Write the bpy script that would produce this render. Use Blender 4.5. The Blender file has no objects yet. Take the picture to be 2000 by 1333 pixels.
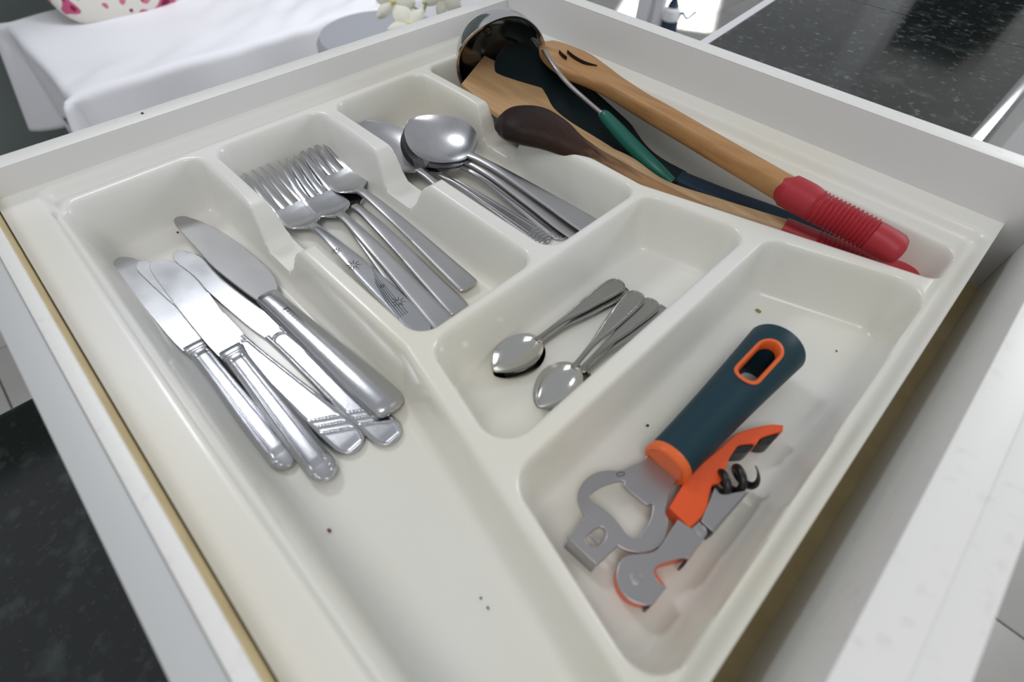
import bpy, bmesh, math, random
import numpy as np
from mathutils import Vector, Matrix
random.seed(7)
C = bpy.context.scene.collection
SC = bpy.context.scene
MM = 0.001
PI = math.pi

# ------------------------------------------------------------------ camera, world, lights, exposure
cam = bpy.data.objects.new('camera', bpy.data.cameras.new('camera')); C.objects.link(cam)
R_ = Vector((0.70218, 0.711748, 0.018944)); U_ = Vector((-0.56218, 0.537903, 0.628183)); B_ = Vector((0.436918, -0.451747, 0.777835))
m = Matrix(((R_.x, U_.x, B_.x, 372.982*MM), (R_.y, U_.y, B_.y, -366.855*MM), (R_.z, U_.z, B_.z, 180*MM), (0, 0, 0, 1)))
cam.matrix_world = m
cam.data.sensor_width = 36.0; cam.data.lens = 18.0676
cam.data.clip_start = 0.005; cam.data.clip_end = 50
cam.data.dof.use_dof = True; cam.data.dof.focus_distance = 0.36; cam.data.dof.aperture_fstop = 7.0
SC.camera = cam

w = bpy.data.worlds.new('room_light'); SC.world = w; w.use_nodes = True
w.node_tree.nodes['Background'].inputs[0].default_value = (0.93, 0.96, 1.0, 1)
w.node_tree.nodes['Background'].inputs[1].default_value = 0.42

def area(name, loc, target, sx, sy, power, col=(1, 1, 1), spread=180):
    d = bpy.data.lights.new(name, 'AREA'); d.shape = 'RECTANGLE'; d.size = sx; d.size_y = sy
    d.energy = power; d.color = col; d.spread = math.radians(spread)
    o = bpy.data.objects.new(name, d); C.objects.link(o); o.location = loc
    o.rotation_euler = (Vector(target) - Vector(loc)).to_track_quat('-Z', 'Y').to_euler()
    return o
area('window_light', (-1.36, -0.22, 1.70), (0.2, -0.2, 0), 0.42, 0.34, 8.5, (0.93, 0.96, 1.0))
area('doorway_light', (0.95, 2.2, 0.62), (-0.5, 0.1, -0.2), 1.0, 1.1, 30, (0.97, 0.98, 1.0))
area('kitchen_ceiling_light', (0.9, -1.2, 1.9), (0.2, -0.2, 0), 0.8, 0.8, 11, (1.0, 0.96, 0.91))
area('cloth_fill_light', (-0.45, 0.60, 1.45), (-1.35, 0.45, -0.5), 0.5, 0.5, 3.2, (0.95, 0.96, 1.0), 75)  # added fill with no real fixture, brightens the daybed cloth
sb = area('sunbeam_light', (-1.445, 2.809, 1.0), (-1.445, 2.809, -0.9), 0.5, 0.9, 16, (1, 0.98, 0.95), 3)
sb.rotation_euler = (0, 0, math.radians(26.6))
SC.view_settings.view_transform = 'Standard'; SC.view_settings.look = 'None'
SC.view_settings.gamma = 1; SC.view_settings.use_curve_mapping = False
SC.view_settings.exposure = 0.07

# ------------------------------------------------------------------ materials
def mat(name, col, rough=0.5, metal=0.0, col2=None, vscale=30, stretch=(1, 1, 1), lo=0.4, hi=0.6, bump=0.0, bscale=300,
        bstretch=(1, 1, 1), rvar=0.0, spec=0.5, coat=0.0):
    mt = bpy.data.materials.new(name); mt.use_nodes = True
    nt = mt.node_tree; p = nt.nodes['Principled BSDF']
    p.inputs['Base Color'].default_value = (*col, 1); p.inputs['Roughness'].default_value = rough
    p.inputs['Metallic'].default_value = metal; p.inputs['Specular IOR Level'].default_value = spec
    p.inputs['Coat Weight'].default_value = coat; p.inputs['Coat Roughness'].default_value = 0.08
    tc = nt.nodes.new('ShaderNodeTexCoord')
    def noise(scale, st, detail=4):
        mp = nt.nodes.new('ShaderNodeMapping'); mp.inputs['Scale'].default_value = st
        nt.links.new(tc.outputs['Object'], mp.inputs['Vector'])
        n = nt.nodes.new('ShaderNodeTexNoise'); n.inputs['Scale'].default_value = scale; n.inputs['Detail'].default_value = detail
        nt.links.new(mp.outputs['Vector'], n.inputs['Vector']); return n
    if col2 is not None:
        n = noise(vscale, stretch); r = nt.nodes.new('ShaderNodeValToRGB')
        r.color_ramp.elements[0].position = lo; r.color_ramp.elements[1].position = hi
        r.color_ramp.elements[0].color = (*col, 1); r.color_ramp.elements[1].color = (*col2, 1)
        nt.links.new(n.outputs['Fac'], r.inputs['Fac']); nt.links.new(r.outputs['Color'], p.inputs['Base Color'])
    if bump:
        n = noise(bscale, bstretch); b = nt.nodes.new('ShaderNodeBump'); b.inputs['Strength'].default_value = bump
        b.inputs['Distance'].default_value = 0.0004
        nt.links.new(n.outputs['Fac'], b.inputs['Height']); nt.links.new(b.outputs['Normal'], p.inputs['Normal'])
    if rvar:
        n = noise(60, (1, 1, 1)); mr = nt.nodes.new('ShaderNodeMapRange')
        mr.inputs['To Min'].default_value = max(0.02, rough - rvar); mr.inputs['To Max'].default_value = rough + rvar
        nt.links.new(n.outputs['Fac'], mr.inputs['Value']); nt.links.new(mr.outputs['Result'], p.inputs['Roughness'])
    return mt

M = {}
M['tray'] = mat('cream_plastic', (0.82, 0.82, 0.795), 0.27, col2=(0.795, 0.77, 0.655), vscale=6, lo=0.40, hi=0.76, coat=0.15)
M['board'] = mat('white_melamine', (0.74, 0.74, 0.735), 0.45, bump=0.05, bscale=700)
M['board_edge'] = mat('white_edge_band', (0.86, 0.86, 0.84), 0.42, col2=(0.78, 0.78, 0.76), vscale=180, lo=0.6, hi=0.75)
M['grey_board'] = mat('pale_grey_melamine', (0.56, 0.575, 0.58), 0.45)
M['tan'] = mat('tan_hardboard', (0.62, 0.50, 0.27), 0.6, col2=(0.56, 0.44, 0.23), vscale=60)
M['steel'] = mat('brushed_steel', (0.53, 0.535, 0.56), 0.23, 1.0, bump=0.08, bscale=900, bstretch=(0.25, 3, 1), rvar=0.06)
M['steel_matte'] = mat('worn_matte_steel', (0.48, 0.475, 0.48), 0.36, 1.0, bump=0.10, bscale=2500, rvar=0.07)
M['steel_shiny'] = mat('polished_steel', (0.66, 0.66, 0.66), 0.12, 1.0, rvar=0.04)
M['steel_plate'] = mat('satin_steel_plate', (0.43, 0.42, 0.425), 0.42, 1.0, bump=0.08, bscale=1500)
M['engrave'] = mat('engraved_dark_steel', (0.06, 0.06, 0.065), 0.5, 0.6)
M['spoon_worn'] = mat('worn_spoon_steel', (0.56, 0.56, 0.58), 0.26, 1.0, col2=(0.48, 0.48, 0.49), vscale=45, lo=0.45, hi=0.7, rvar=0.08)
M['tsp'] = mat('teaspoon_steel', (0.60, 0.595, 0.57), 0.14, 1.0, rvar=0.05)
M['tsp_handle'] = mat('teaspoon_handle_steel', (0.40, 0.395, 0.37), 0.32, 1.0, bump=0.2, bscale=1600)
M['teal'] = mat('dark_teal_soft_plastic', (0.008, 0.038, 0.055), 0.5, spec=0.3, bump=0.05, bscale=2500)
M['orange'] = mat('orange_plastic', (0.80, 0.145, 0.03), 0.35)
M['orange_paint'] = mat('orange_enamel', (0.80, 0.10, 0.018), 0.38)
M['black'] = mat('black_plastic', (0.012, 0.012, 0.013), 0.35)
M['nylon'] = mat('black_green_nylon', (0.004, 0.012, 0.014), 0.55, spec=0.2)
M['navy'] = mat('navy_soft_plastic', (0.008, 0.026, 0.05), 0.5, spec=0.3)
M['green'] = mat('green_plastic', (0.005, 0.125, 0.09), 0.38)
M['red'] = mat('red_silicone', (0.42, 0.022, 0.035), 0.48, bump=0.05, bscale=1500)
M['wood'] = mat('pale_beech_wood', (0.56, 0.36, 0.185), 0.55, col2=(0.48, 0.29, 0.135), vscale=45, stretch=(0.5, 5, 5), lo=0.35, hi=0.7)
M['wood2'] = mat('olive_wood', (0.52, 0.35, 0.19), 0.5, col2=(0.40, 0.25, 0.125), vscale=40, stretch=(0.5, 6, 6), lo=0.35, hi=0.7)
M['orange_wood'] = mat('honey_wood', (0.52, 0.25, 0.08), 0.42, col2=(0.33, 0.13, 0.035), vscale=40, stretch=(0.6, 5, 5), lo=0.4, hi=0.75)
def stained():
    mt = mat('dark_stained_wood', (0.05, 0.02, 0.012), 0.55, spec=0.25); nt = mt.node_tree; p = nt.nodes['Principled BSDF']
    tc = nt.nodes.new('ShaderNodeTexCoord'); sx = nt.nodes.new('ShaderNodeSeparateXYZ')
    nt.links.new(tc.outputs['Object'], sx.inputs[0])
    n = nt.nodes.new('ShaderNodeTexNoise'); n.inputs['Scale'].default_value = 60
    mp = nt.nodes.new('ShaderNodeMapping'); mp.inputs['Scale'].default_value = (0.4, 6, 6)
    nt.links.new(tc.outputs['Object'], mp.inputs[0]); nt.links.new(mp.outputs[0], n.inputs['Vector'])
    ma = nt.nodes.new('ShaderNodeMath'); ma.operation = 'MULTIPLY_ADD'; ma.inputs[1].default_value = 0.05; 
    nt.links.new(n.outputs['Fac'], ma.inputs[0]); nt.links.new(sx.outputs['X'], ma.inputs[2])
    r = nt.nodes.new('ShaderNodeValToRGB'); e = r.color_ramp.elements
    mr = nt.nodes.new('ShaderNodeMapRange'); mr.inputs['From Min'].default_value = 0.02; mr.inputs['From Max'].default_value = 0.14
    nt.links.new(ma.outputs[0], mr.inputs['Value']); nt.links.new(mr.outputs[0], r.inputs[0])
    e[0].position = 0.25; e[0].color = (0.015, 0.007, 0.005, 1); e[1].position = 1.0; e[1].color = (0.36, 0.20, 0.095, 1)
    x = e.new(0.6); x.color = (0.042, 0.018, 0.011, 1)
    nt.links.new(r.outputs[0], p.inputs['Base Color']); return mt
M['stained'] = stained()
def gradient_wood(name, x0, x1, c0, c1, c2):
    mt = mat(name, c0, 0.45); nt = mt.node_tree; p = nt.nodes['Principled BSDF']
    tc = nt.nodes.new('ShaderNodeTexCoord'); sx = nt.nodes.new('ShaderNodeSeparateXYZ'); nt.links.new(tc.outputs['Object'], sx.inputs[0])
    mr = nt.nodes.new('ShaderNodeMapRange'); mr.inputs['From Min'].default_value = x0; mr.inputs['From Max'].default_value = x1
    nt.links.new(sx.outputs['X'], mr.inputs['Value'])
    n = nt.nodes.new('ShaderNodeTexNoise'); n.inputs['Scale'].default_value = 45; n.inputs['Detail'].default_value = 4
    mp = nt.nodes.new('ShaderNodeMapping'); mp.inputs['Scale'].default_value = (0.5, 5, 5)
    nt.links.new(tc.outputs['Object'], mp.inputs[0]); nt.links.new(mp.outputs[0], n.inputs['Vector'])
    a = nt.nodes.new('ShaderNodeMix'); a.data_type = 'RGBA'; a.inputs['A'].default_value = (*c0, 1); a.inputs['B'].default_value = (*c1, 1)
    nt.links.new(mr.outputs[0], a.inputs['Factor'])
    r = nt.nodes.new('ShaderNodeMapRange'); r.inputs['From Min'].default_value = .45; r.inputs['From Max'].default_value = .75; r.inputs['To Max'].default_value = .75
    nt.links.new(n.outputs['Fac'], r.inputs['Value'])
    b = nt.nodes.new('ShaderNodeMix'); b.data_type = 'RGBA'; b.inputs['B'].default_value = (*c2, 1)
    nt.links.new(a.outputs['Result'], b.inputs['A']); nt.links.new(r.outputs[0], b.inputs['Factor']); nt.links.new(b.outputs['Result'], p.inputs['Base Color'])
    return mt
M['honey'] = gradient_wood('honey_wood_gradient', -0.16, -0.05, (0.60, 0.39, 0.22), (0.47, 0.255, 0.10), (0.33, 0.15, 0.05))
def granite(nm='black_granite', k=1.0):
    mt = mat(nm, (0.006, 0.008, 0.007), 0.10, spec=0.6); nt = mt.node_tree; p = nt.nodes['Principled BSDF']
    tc = nt.nodes.new('ShaderNodeTexCoord')
    def layer(scale, lo, hi, a, b, off):
        mp = nt.nodes.new('ShaderNodeMapping'); mp.inputs['Location'].default_value = (off, off, 0)
        nt.links.new(tc.outputs['Object'], mp.inputs[0])
        n = nt.nodes.new('ShaderNodeTexNoise'); n.inputs['Scale'].default_value = scale; n.inputs['Detail'].default_value = 3
        nt.links.new(mp.outputs[0], n.inputs['Vector'])
        r = nt.nodes.new('ShaderNodeValToRGB'); r.color_ramp.elements[0].position = lo; r.color_ramp.elements[1].position = hi
        r.color_ramp.elements[0].color = (*a, 1); r.color_ramp.elements[1].color = (*b, 1)
        nt.links.new(n.outputs['Fac'], r.inputs['Fac']); return r
    l1 = layer(150, 0.60, 0.72, (0.005, 0.008, 0.007), (0.10 * k, 0.115 * k, 0.11 * k), 0)
    l2 = layer(60, 0.55, 0.8, (0, 0, 0), (0.035, 0.05, 0.045), 3)
    l3 = layer(320, 0.66, 0.74, (0, 0, 0), (0.12 * k, 0.13 * k, 0.12 * k), 7)
    def add(a, b):
        x = nt.nodes.new('ShaderNodeMix'); x.data_type = 'RGBA'; x.blend_type = 'ADD'; x.inputs['Factor'].default_value = 1
        nt.links.new(a, x.inputs['A']); nt.links.new(b, x.inputs['B']); return x.outputs['Result']
    o = add(add(l1.outputs['Color'], l2.outputs['Color']), l3.outputs['Color'])
    nt.links.new(o, p.inputs['Base Color']); return mt
M['granite'] = granite(); M['granite_dark'] = granite('dark_granite', 0.22)
M['cloth'] = mat('white_cotton', (0.88, 0.885, 0.93), 0.85, bump=0.3, bscale=500)
def floral():
    mt = mat('floral_print', (0.8, 0.78, 0.72), 0.85); nt = mt.node_tree; p = nt.nodes['Principled BSDF']
    tc = nt.nodes.new('ShaderNodeTexCoord')
    n = nt.nodes.new('ShaderNodeTexNoise'); n.inputs['Scale'].default_value = 11; n.inputs['Detail'].default_value = 2
    nt.links.new(tc.outputs['Object'], n.inputs['Vector'])
    r = nt.nodes.new('ShaderNodeValToRGB'); r.color_ramp.interpolation = 'CONSTANT'; e = r.color_ramp.elements
    e[0].position = 0; e[0].color = (0.22, 0.012, 0.05, 1); e[1].position = 0.40; e[1].color = (0.56, 0.10, 0.22, 1)
    x = e.new(0.46); x.color = (0.78, 0.76, 0.70, 1); x = e.new(0.60); x.color = (0.62, 0.17, 0.28, 1); x = e.new(0.66); x.color = (0.25, 0.02, 0.06, 1)
    nt.links.new(n.outputs['Fac'], r.inputs[0])
    v = nt.nodes.new('ShaderNodeTexVoronoi'); v.inputs['Scale'].default_value = 34
    nt.links.new(tc.outputs['Object'], v.inputs['Vector'])
    lt = nt.nodes.new('ShaderNodeMath'); lt.operation = 'LESS_THAN'; lt.inputs[1].default_value = 0.2
    nt.links.new(v.outputs['Distance'], lt.inputs[0])
    mx = nt.nodes.new('ShaderNodeMix'); mx.data_type = 'RGBA'; mx.inputs['B'].default_value = (0.30, 0.03, 0.09, 1)
    nt.links.new(lt.outputs[0], mx.inputs['Factor']); nt.links.new(r.outputs[0], mx.inputs['A'])
    nt.links.new(mx.outputs['Result'], p.inputs['Base Color']); return mt
M['floral'] = floral()
M['stool'] = mat('grey_fabric', (0.36, 0.37, 0.40), 0.9, bump=0.3, bscale=800)
M['dark_metal'] = mat('dark_metal', (0.03, 0.03, 0.035), 0.4, 0.7)
M['petal'] = mat('white_orchid_petal', (0.84, 0.83, 0.74), 0.6, col2=(0.78, 0.77, 0.66), vscale=60)
M['petal_lip'] = mat('yellow_orchid_lip', (0.80, 0.74, 0.25), 0.6)
M['stem'] = mat('green_stem', (0.23, 0.34, 0.06), 0.5)
M['stake'] = mat('brown_stake', (0.36, 0.19, 0.11), 0.7)
M['pot'] = mat('white_ceramic', (0.8, 0.8, 0.8), 0.2)
M['floor'] = mat('grout', (0.25, 0.25, 0.24), 0.8)
M['tile'] = mat('grey_floor_tile', (0.42, 0.41, 0.395), 0.32, col2=(0.37, 0.36, 0.345), vscale=4, lo=0.35, hi=0.7)
M['wall_dark'] = mat('grey_green_paint', (0.16, 0.19, 0.18), 0.8)
M['wall'] = mat('white_paint', (0.78, 0.79, 0.80), 0.8)
M['post'] = mat('white_gloss_paint', (0.82, 0.82, 0.86), 0.4)
M['jug_white'] = mat('white_enamel', (0.82, 0.84, 0.86), 0.25)
M['jug_blue'] = mat('blue_black_enamel', (0.02, 0.04, 0.08), 0.25)
M['crumb'] = mat('dark_crumb', (0.03, 0.022, 0.015), 0.9)
M['crumb_brown'] = mat('brown_crumb', (0.22, 0.09, 0.03), 0.9)
M['crumb_green'] = mat('green_crumb', (0.30, 0.28, 0.05), 0.9)
M['cabinet'] = mat('white_cabinet', (0.66, 0.66, 0.66), 0.4)
M['reflected_glass'] = mat('black_glass', (0.008, 0.009, 0.01), 0.08)  # door of the added unit, there for its reflection

# ------------------------------------------------------------------ helpers
def raw(name, v, f, material, smooth=35):
    me = bpy.data.meshes.new(name)
    v = np.asarray(v, float) * MM
    me.from_pydata(v.tolist(), [], [list(map(int, q)) for q in f]); me.update()
    bm = bmesh.new(); bm.from_mesh(me); bmesh.ops.recalc_face_normals(bm, faces=bm.faces); bm.to_mesh(me); bm.free()
    fin(me, material, smooth); return me
def fin(me, material, smooth=35):
    if smooth:
        me.polygons.foreach_set('use_smooth', [True] * len(me.polygons))
        me.set_sharp_from_angle(angle=math.radians(smooth))
    me.materials.clear(); me.materials.append(M[material] if isinstance(material, str) else material)
def join(*parts):
    v = []; f = []
    for a, b in parts:
        o = len(v); v += [tuple(q) for q in a]; f += [[i + o for i in q] for q in b]
    return v, f
def obj(name, me, parent=None):
    o = bpy.data.objects.new(name, me); C.objects.link(o)
    if parent is not None: o.parent = parent
    return o
def tag(o, label, cat, group=None, kind=None):
    o['label'] = label
    if cat: o['category'] = cat
    if group: o['group'] = group
    if kind: o['kind'] = kind
    return o
def thing(name, label, cat, origin=(0, 0, 0), group=None):
    o = bpy.data.objects.new(name, None); C.objects.link(o); o.empty_display_size = 0.02
    o.location = Vector(origin) * MM
    return tag(o, label, cat, group)
def shift(v, o): return [(q[0] - o[0], q[1] - o[1], q[2] - o[2]) for q in v]
def struct(o): o['kind'] = 'structure'; return o

def box(x0, x1, y0, y1, z0, z1, bev=0.0):
    b = min(bev, (x1 - x0) * .45, (y1 - y0) * .45, (z1 - z0) * .45)
    v = []; f = []
    if b <= 0:
        v = [(x, y, z) for x in (x0, x1) for y in (y0, y1) for z in (z0, z1)]
        f = [(0, 1, 3, 2), (4, 6, 7, 5), (0, 4, 5, 1), (2, 3, 7, 6), (0, 2, 6, 4), (1, 5, 7, 3)]
        return v, f
    bm = bmesh.new(); bmesh.ops.create_cube(bm, size=1)
    for q in bm.verts: q.co = Vector(((x0 + x1) / 2 + q.co.x * (x1 - x0), (y0 + y1) / 2 + q.co.y * (y1 - y0), (z0 + z1) / 2 + q.co.z * (z1 - z0)))
    bmesh.ops.bevel(bm, geom=list(bm.edges), offset=b, segments=3, profile=0.5, affect='EDGES')
    bm.verts.index_update(); v = [tuple(q.co) for q in bm.verts]; f = [[q.index for q in p.verts] for p in bm.faces]; bm.free()
    return v, f

def pchip(xs, ys, xq):
    xs = np.asarray(xs, float); ys = np.asarray(ys, float); h = np.diff(xs); d = np.diff(ys) / h; mm_ = np.zeros(len(xs))
    for i in range(1, len(xs) - 1):
        if d[i - 1] * d[i] > 0:
            w1 = 2 * h[i] + h[i - 1]; w2 = h[i] + 2 * h[i - 1]; mm_[i] = (w1 + w2) / (w1 / d[i - 1] + w2 / d[i])
    mm_[0] = d[0]; mm_[-1] = d[-1]
    k = np.clip(np.searchsorted(xs, xq) - 1, 0, len(xs) - 2); t = (xq - xs[k]) / h[k]
    return ((2 * t**3 - 3 * t**2 + 1) * ys[k] + (t**3 - 2 * t**2 + t) * h[k] * mm_[k] + (-2 * t**3 + 3 * t**2) * ys[k + 1] + (t**3 - t**2) * h[k] * mm_[k + 1])

def catmull(P, n=8):
    P = [np.asarray(p, float) for p in P]
    if len(P) == 2: return [P[0], P[1]]
    Q = [2 * P[0] - P[1]] + P + [2 * P[-1] - P[-2]]; out = []
    for i in range(1, len(Q) - 2):
        a, b, c, d = Q[i - 1:i + 3]
        for k in range(n):
            t = k / n
            out.append(0.5 * ((2 * b) + (-a + c) * t + (2 * a - 5 * b + 4 * c - d) * t * t + (-a + 3 * b - 3 * c + d) * t**3))
    out.append(P[-1]); return out
def outline(pts, n=6):
    """closed outline; a third value marks a corner, the rest is smoothed"""
    cs = [i for i, p in enumerate(pts) if len(p) > 2]
    P = [np.array(p[:2], float) for p in pts]
    if not cs:
        k = len(P); Q = [P[-1]] + P + [P[0], P[1]]; out = []
        for i in range(1, k + 1):
            a, b, c, d = Q[i - 1], Q[i], Q[i + 1], Q[i + 2]
            for j in range(n):
                t = j / n; out.append(0.5 * ((2 * b) + (-a + c) * t + (2 * a - 5 * b + 4 * c - d) * t * t + (-a + 3 * b - 3 * c + d) * t**3))
        return out
    P = P[cs[0]:] + P[:cs[0]]; fl = [len(p) > 2 for p in pts]; fl = fl[cs[0]:] + fl[:cs[0]]
    P.append(P[0]); fl.append(True); out = []; cur = [P[0]]
    for p, c in zip(P[1:], fl[1:]):
        cur.append(p)
        if c: out += catmull(cur, n)[:-1]; cur = [p]
    return out
def slab(outs, th, bev=0.2, frame=None, res=1):
    """extruded flat shape (outline plus holes) with rounded edges; z runs from -th to 0"""
    cu = bpy.data.curves.new('tmp', 'CURVE'); cu.dimensions = '2D'; cu.fill_mode = 'BOTH'
    cu.extrude = th / 2 - bev; cu.bevel_depth = bev; cu.bevel_resolution = res; cu.offset = -bev
    for o in outs:
        s = cu.splines.new('POLY'); s.points.add(len(o) - 1); s.use_cyclic_u = True
        for p, q in zip(s.points, o): p.co = (q[0], q[1], 0, 1)
    ob = bpy.data.objects.new('tmp', cu); me = bpy.data.meshes.new_from_object(ob)
    v = [(q.co.x, q.co.y, q.co.z - th / 2) for q in me.vertices]; f = [list(p.vertices) for p in me.polygons]
    bpy.data.objects.remove(ob); bpy.data.curves.remove(cu); bpy.data.meshes.remove(me)
    # weld the caps to the sides
    bm = bmesh.new(); bv = [bm.verts.new(q) for q in v]
    for q in f:
        try: bm.faces.new([bv[i] for i in q])
        except ValueError: pass
    bmesh.ops.remove_doubles(bm, verts=bm.verts, dist=1e-4); bm.verts.index_update()
    v = [tuple(q.co) for q in bm.verts]; f = [[q.index for q in p.verts] for p in bm.faces]; bm.free()
    if frame is not None:
        o, X, Y = [Vector(q) for q in frame]; X.normalize(); Z = X.cross(Y).normalized(); Y = Z.cross(X)
        v = [tuple(o + X * q[0] + Y * q[1] + Z * q[2]) for q in v]
    return v, f
def grid_faces(n, m, closed=False):
    f = []
    for i in range(n - 1):
        for j in range(m if closed else m - 1):
            k = (j + 1) % m; f.append((i * m + j, i * m + k, (i + 1) * m + k, (i + 1) * m + j))
    return f
def ribbon(st, n=70, nv=17, relief=None, flat=0.0):
    """strip along x: stations (x, z, half width left, right, thickness, cup)"""
    st = np.array(st, float); x = np.linspace(st[0, 0], st[-1, 0], n)
    # denser near both ends for round outlines
    t = np.linspace(0, 1, n); t = t - 0.12 * np.sin(2 * PI * t) / (2 * PI) * 4; x = st[0, 0] + (st[-1, 0] - st[0, 0]) * np.clip(t, 0, 1)
    a = [pchip(st[:, 0], st[:, k], x) for k in range(1, 6)]
    v = np.linspace(-1, 1, nv); top = []; bot = []
    for i in range(n):
        z, hl, hr, th, cup = [q[i] for q in a]
        for s in v:
            y = s * (hl if s > 0 else hr)
            zz = z + cup * s * s
            r = relief(x[i], s, (hl + hr) / 2) if relief else 0.0
            e = th * 0.5 * (1 - math.sqrt(max(0, 1 - s ** 8))) * 0.8
            top.append((x[i], y, zz + r - e)); bot.append((x[i], y, zz - th + e))
    f = grid_faces(n, nv); N = n * nv; f2 = [tuple(reversed([i + N for i in q])) for q in f]
    side = []
    for i in range(n - 1):
        for j in (0, nv - 1):
            side.append((i * nv + j, (i + 1) * nv + j, N + (i + 1) * nv + j, N + i * nv + j))
    for i in (0, n - 1):
        for j in range(nv - 1):
            side.append((i * nv + j, i * nv + j + 1, N + i * nv + j + 1, N + i * nv + j))
    return top + bot, f + f2 + side
def sweep(path, ra, rb, n=60, seg=24, ex=2.0, roll=None, ribs=None):
    """tube along a path with superellipse sections (half width, half height); rounded ends"""
    P = np.array(path, float); d = np.concatenate([[0], np.cumsum(np.linalg.norm(np.diff(P, axis=0), axis=1))])
    cs = np.array(catmull(list(P), 24)); dc = np.concatenate([[0], np.cumsum(np.linalg.norm(np.diff(cs, axis=0), axis=1))])
    t = np.linspace(0, 1, n); s = dc[-1] * t
    Q = np.stack([np.interp(s, dc, cs[:, k]) for k in range(3)], 1)
    sd = d / d[-1] * dc[-1]; A = pchip(sd, ra, s); B = pchip(sd, rb, s)
    RL = pchip(sd, roll, s) if roll is not None else np.zeros(n)
    if ribs: k = ribs(s); A = A + k; B = B + k
    v = []
    for i in range(n):
        T = Vector(Q[min(i + 1, n - 1)] - Q[max(i - 1, 0)]).normalized()
        S = T.cross(Vector((0, 0, 1))).normalized(); W = S.cross(T)
        c, sn = math.cos(RL[i]), math.sin(RL[i]); S2 = S * c + W * sn; W2 = W * c - S * sn
        for j in range(seg):
            a = 2 * PI * j / seg; ca, sa = math.cos(a), math.sin(a)
            p = Vector(Q[i]) + S2 * (A[i] * math.copysign(abs(ca) ** (2 / ex), ca)) + W2 * (B[i] * math.copysign(abs(sa) ** (2 / ex), sa))
            v.append(tuple(p))
    f = grid_faces(n, seg, True)
    f.append(list(range(seg))[::-1]); f.append([(n - 1) * seg + j for j in range(seg)])
    return v, f
def split(b, n, seg, k):
    v, f = b; a = v[:(k + 1) * seg]; c = v[k * seg:]
    f1 = grid_faces(k + 1, seg, True) + [list(range(seg))[::-1]]; m2 = n - k
    f2 = grid_faces(m2, seg, True) + [[(m2 - 1) * seg + j for j in range(seg)]]
    return (a, f1), (c, f2)
def lathe(prof, seg=40, o=(0, 0, 0), axis=(0, 0, 1), caps=True):
    Z = Vector(axis).normalized(); X = Z.orthogonal().normalized(); Y = Z.cross(X); o = Vector(o); v = []
    for r, h in prof:
        for j in range(seg):
            a = 2 * PI * j / seg; v.append(tuple(o + Z * h + (X * math.cos(a) + Y * math.sin(a)) * r))
    f = grid_faces(len(prof), seg, True)
    if caps: f.append(list(range(seg))[::-1]); f.append([(len(prof) - 1) * seg + j for j in range(seg)])
    return v, f
def place(root, E, T, z, pitch=0.0, roll=0.0):
    d = Vector((T[0] - E[0], T[1] - E[1], 0)); a = math.atan2(d.y, d.x)
    root.matrix_world = Matrix.Translation(Vector((E[0], E[1], z)) * MM) @ Matrix.Rotation(a, 4, 'Z') @ Matrix.Rotation(-math.radians(pitch), 4, 'Y') @ Matrix.Rotation(math.radians(roll), 4, 'X')
def dup(root, label, group=None):
    r = root.copy(); C.objects.link(r); r['label'] = label
    if group: r['group'] = group
    for ch in root.children:
        c = ch.copy(); C.objects.link(c); c.parent = r
        for g in ch.children:
            q = g.copy(); C.objects.link(q); q.parent = c
    return r

# ------------------------------------------------------------------ the room
FZ = -900
fl = struct(obj('floor', raw('floor', *box(-3600, 2400, -2400, 4600, FZ - 60, FZ - 12), 'floor', 0)))
tile_me = raw('tile', *box(-298, 298, -298, 298, -12, 0, 2), 'tile', 30)
for i in range(10):
    for j in range(12):
        t = obj('tile', tile_me, fl); t.location = Vector((-3300 + 600 * i + 60, -2250 + 600 * j, FZ)) * MM
struct(obj('wall_left', raw('wall_left', *box(-2140, -2080, -2400, 1150, FZ, 1500), 'wall_dark', 0)))
struct(obj('wall_back', raw('wall_back', *box(-3600, -800, 4500, 4600, FZ, 1700), 'wall', 0)))
wr = struct(obj('wall_right', raw('wall_right', *box(-100, 2400, 2300, 2400, FZ, 1700), 'wall', 0)))
po = struct(obj('trim_1', raw('trim_1', *join(box(-810, -757, 1455, 1500, FZ, 1500, 4), box(-745, -715, 1475, 1500, FZ, 1500, 3)), 'post', 30)))

# ------------------------------------------------------------------ drawer
dr = thing('drawer', 'white melamine drawer box pulled open with cutlery tray inside', 'drawer', (200, -200, -46))
O = (200, -200, -46)
def dpart(name, b, m_, label=None, parent=None):
    o = obj(name, raw(name, shift(b[0], O if parent is None else O), b[1], m_, 30), parent or dr)
    if label: o['label'] = label
    return o
dpart('bottom_panel', box(-2, 430, -402, 2, -45, -41.2), 'tan', 'tan hardboard drawer bottom seen in the gaps')
bp = dpart('back_panel', box(-13.5, 0, -420.3, 0, -60, 15.0, .5), 'board')
dpart('edge_band', box(-13.5, 0, -420.3, 0, 15.0, 15.5, .2), 'board_edge', None, bp)
sp = dpart('side_panel', box(-13.5, 418, 0, 13.5, -60, 30.0, .5), 'board')
dpart('edge_band', box(-13.5, 418, 0, 13.5, 30.0, 30.5, .2), 'board_edge', None, sp)
s2_ = dpart('side_panel', box(0.2, 418, -408.3, -402.3, -60, 10.8, .8), 'board_edge', 'thin white side panel beside the tray')
dpart('inner_face', box(0.2, 418, -402.25, -401.8, -45, 10.0), 'tan', 'tan unpainted inner face', s2_)
dpart('runner_panel', box(0.2, 418, -420.3, -408.5, -60, 10.4, .5), 'grey_board', 'pale grey outer panel')
dpart('front_panel', box(418, 432, -440, 13.5, -60, 34.2, .25), 'board_edge')
dpart('drawer_front', box(432.02, 443, -460, 60, -90, 34.2, .25), 'board_edge')

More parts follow.
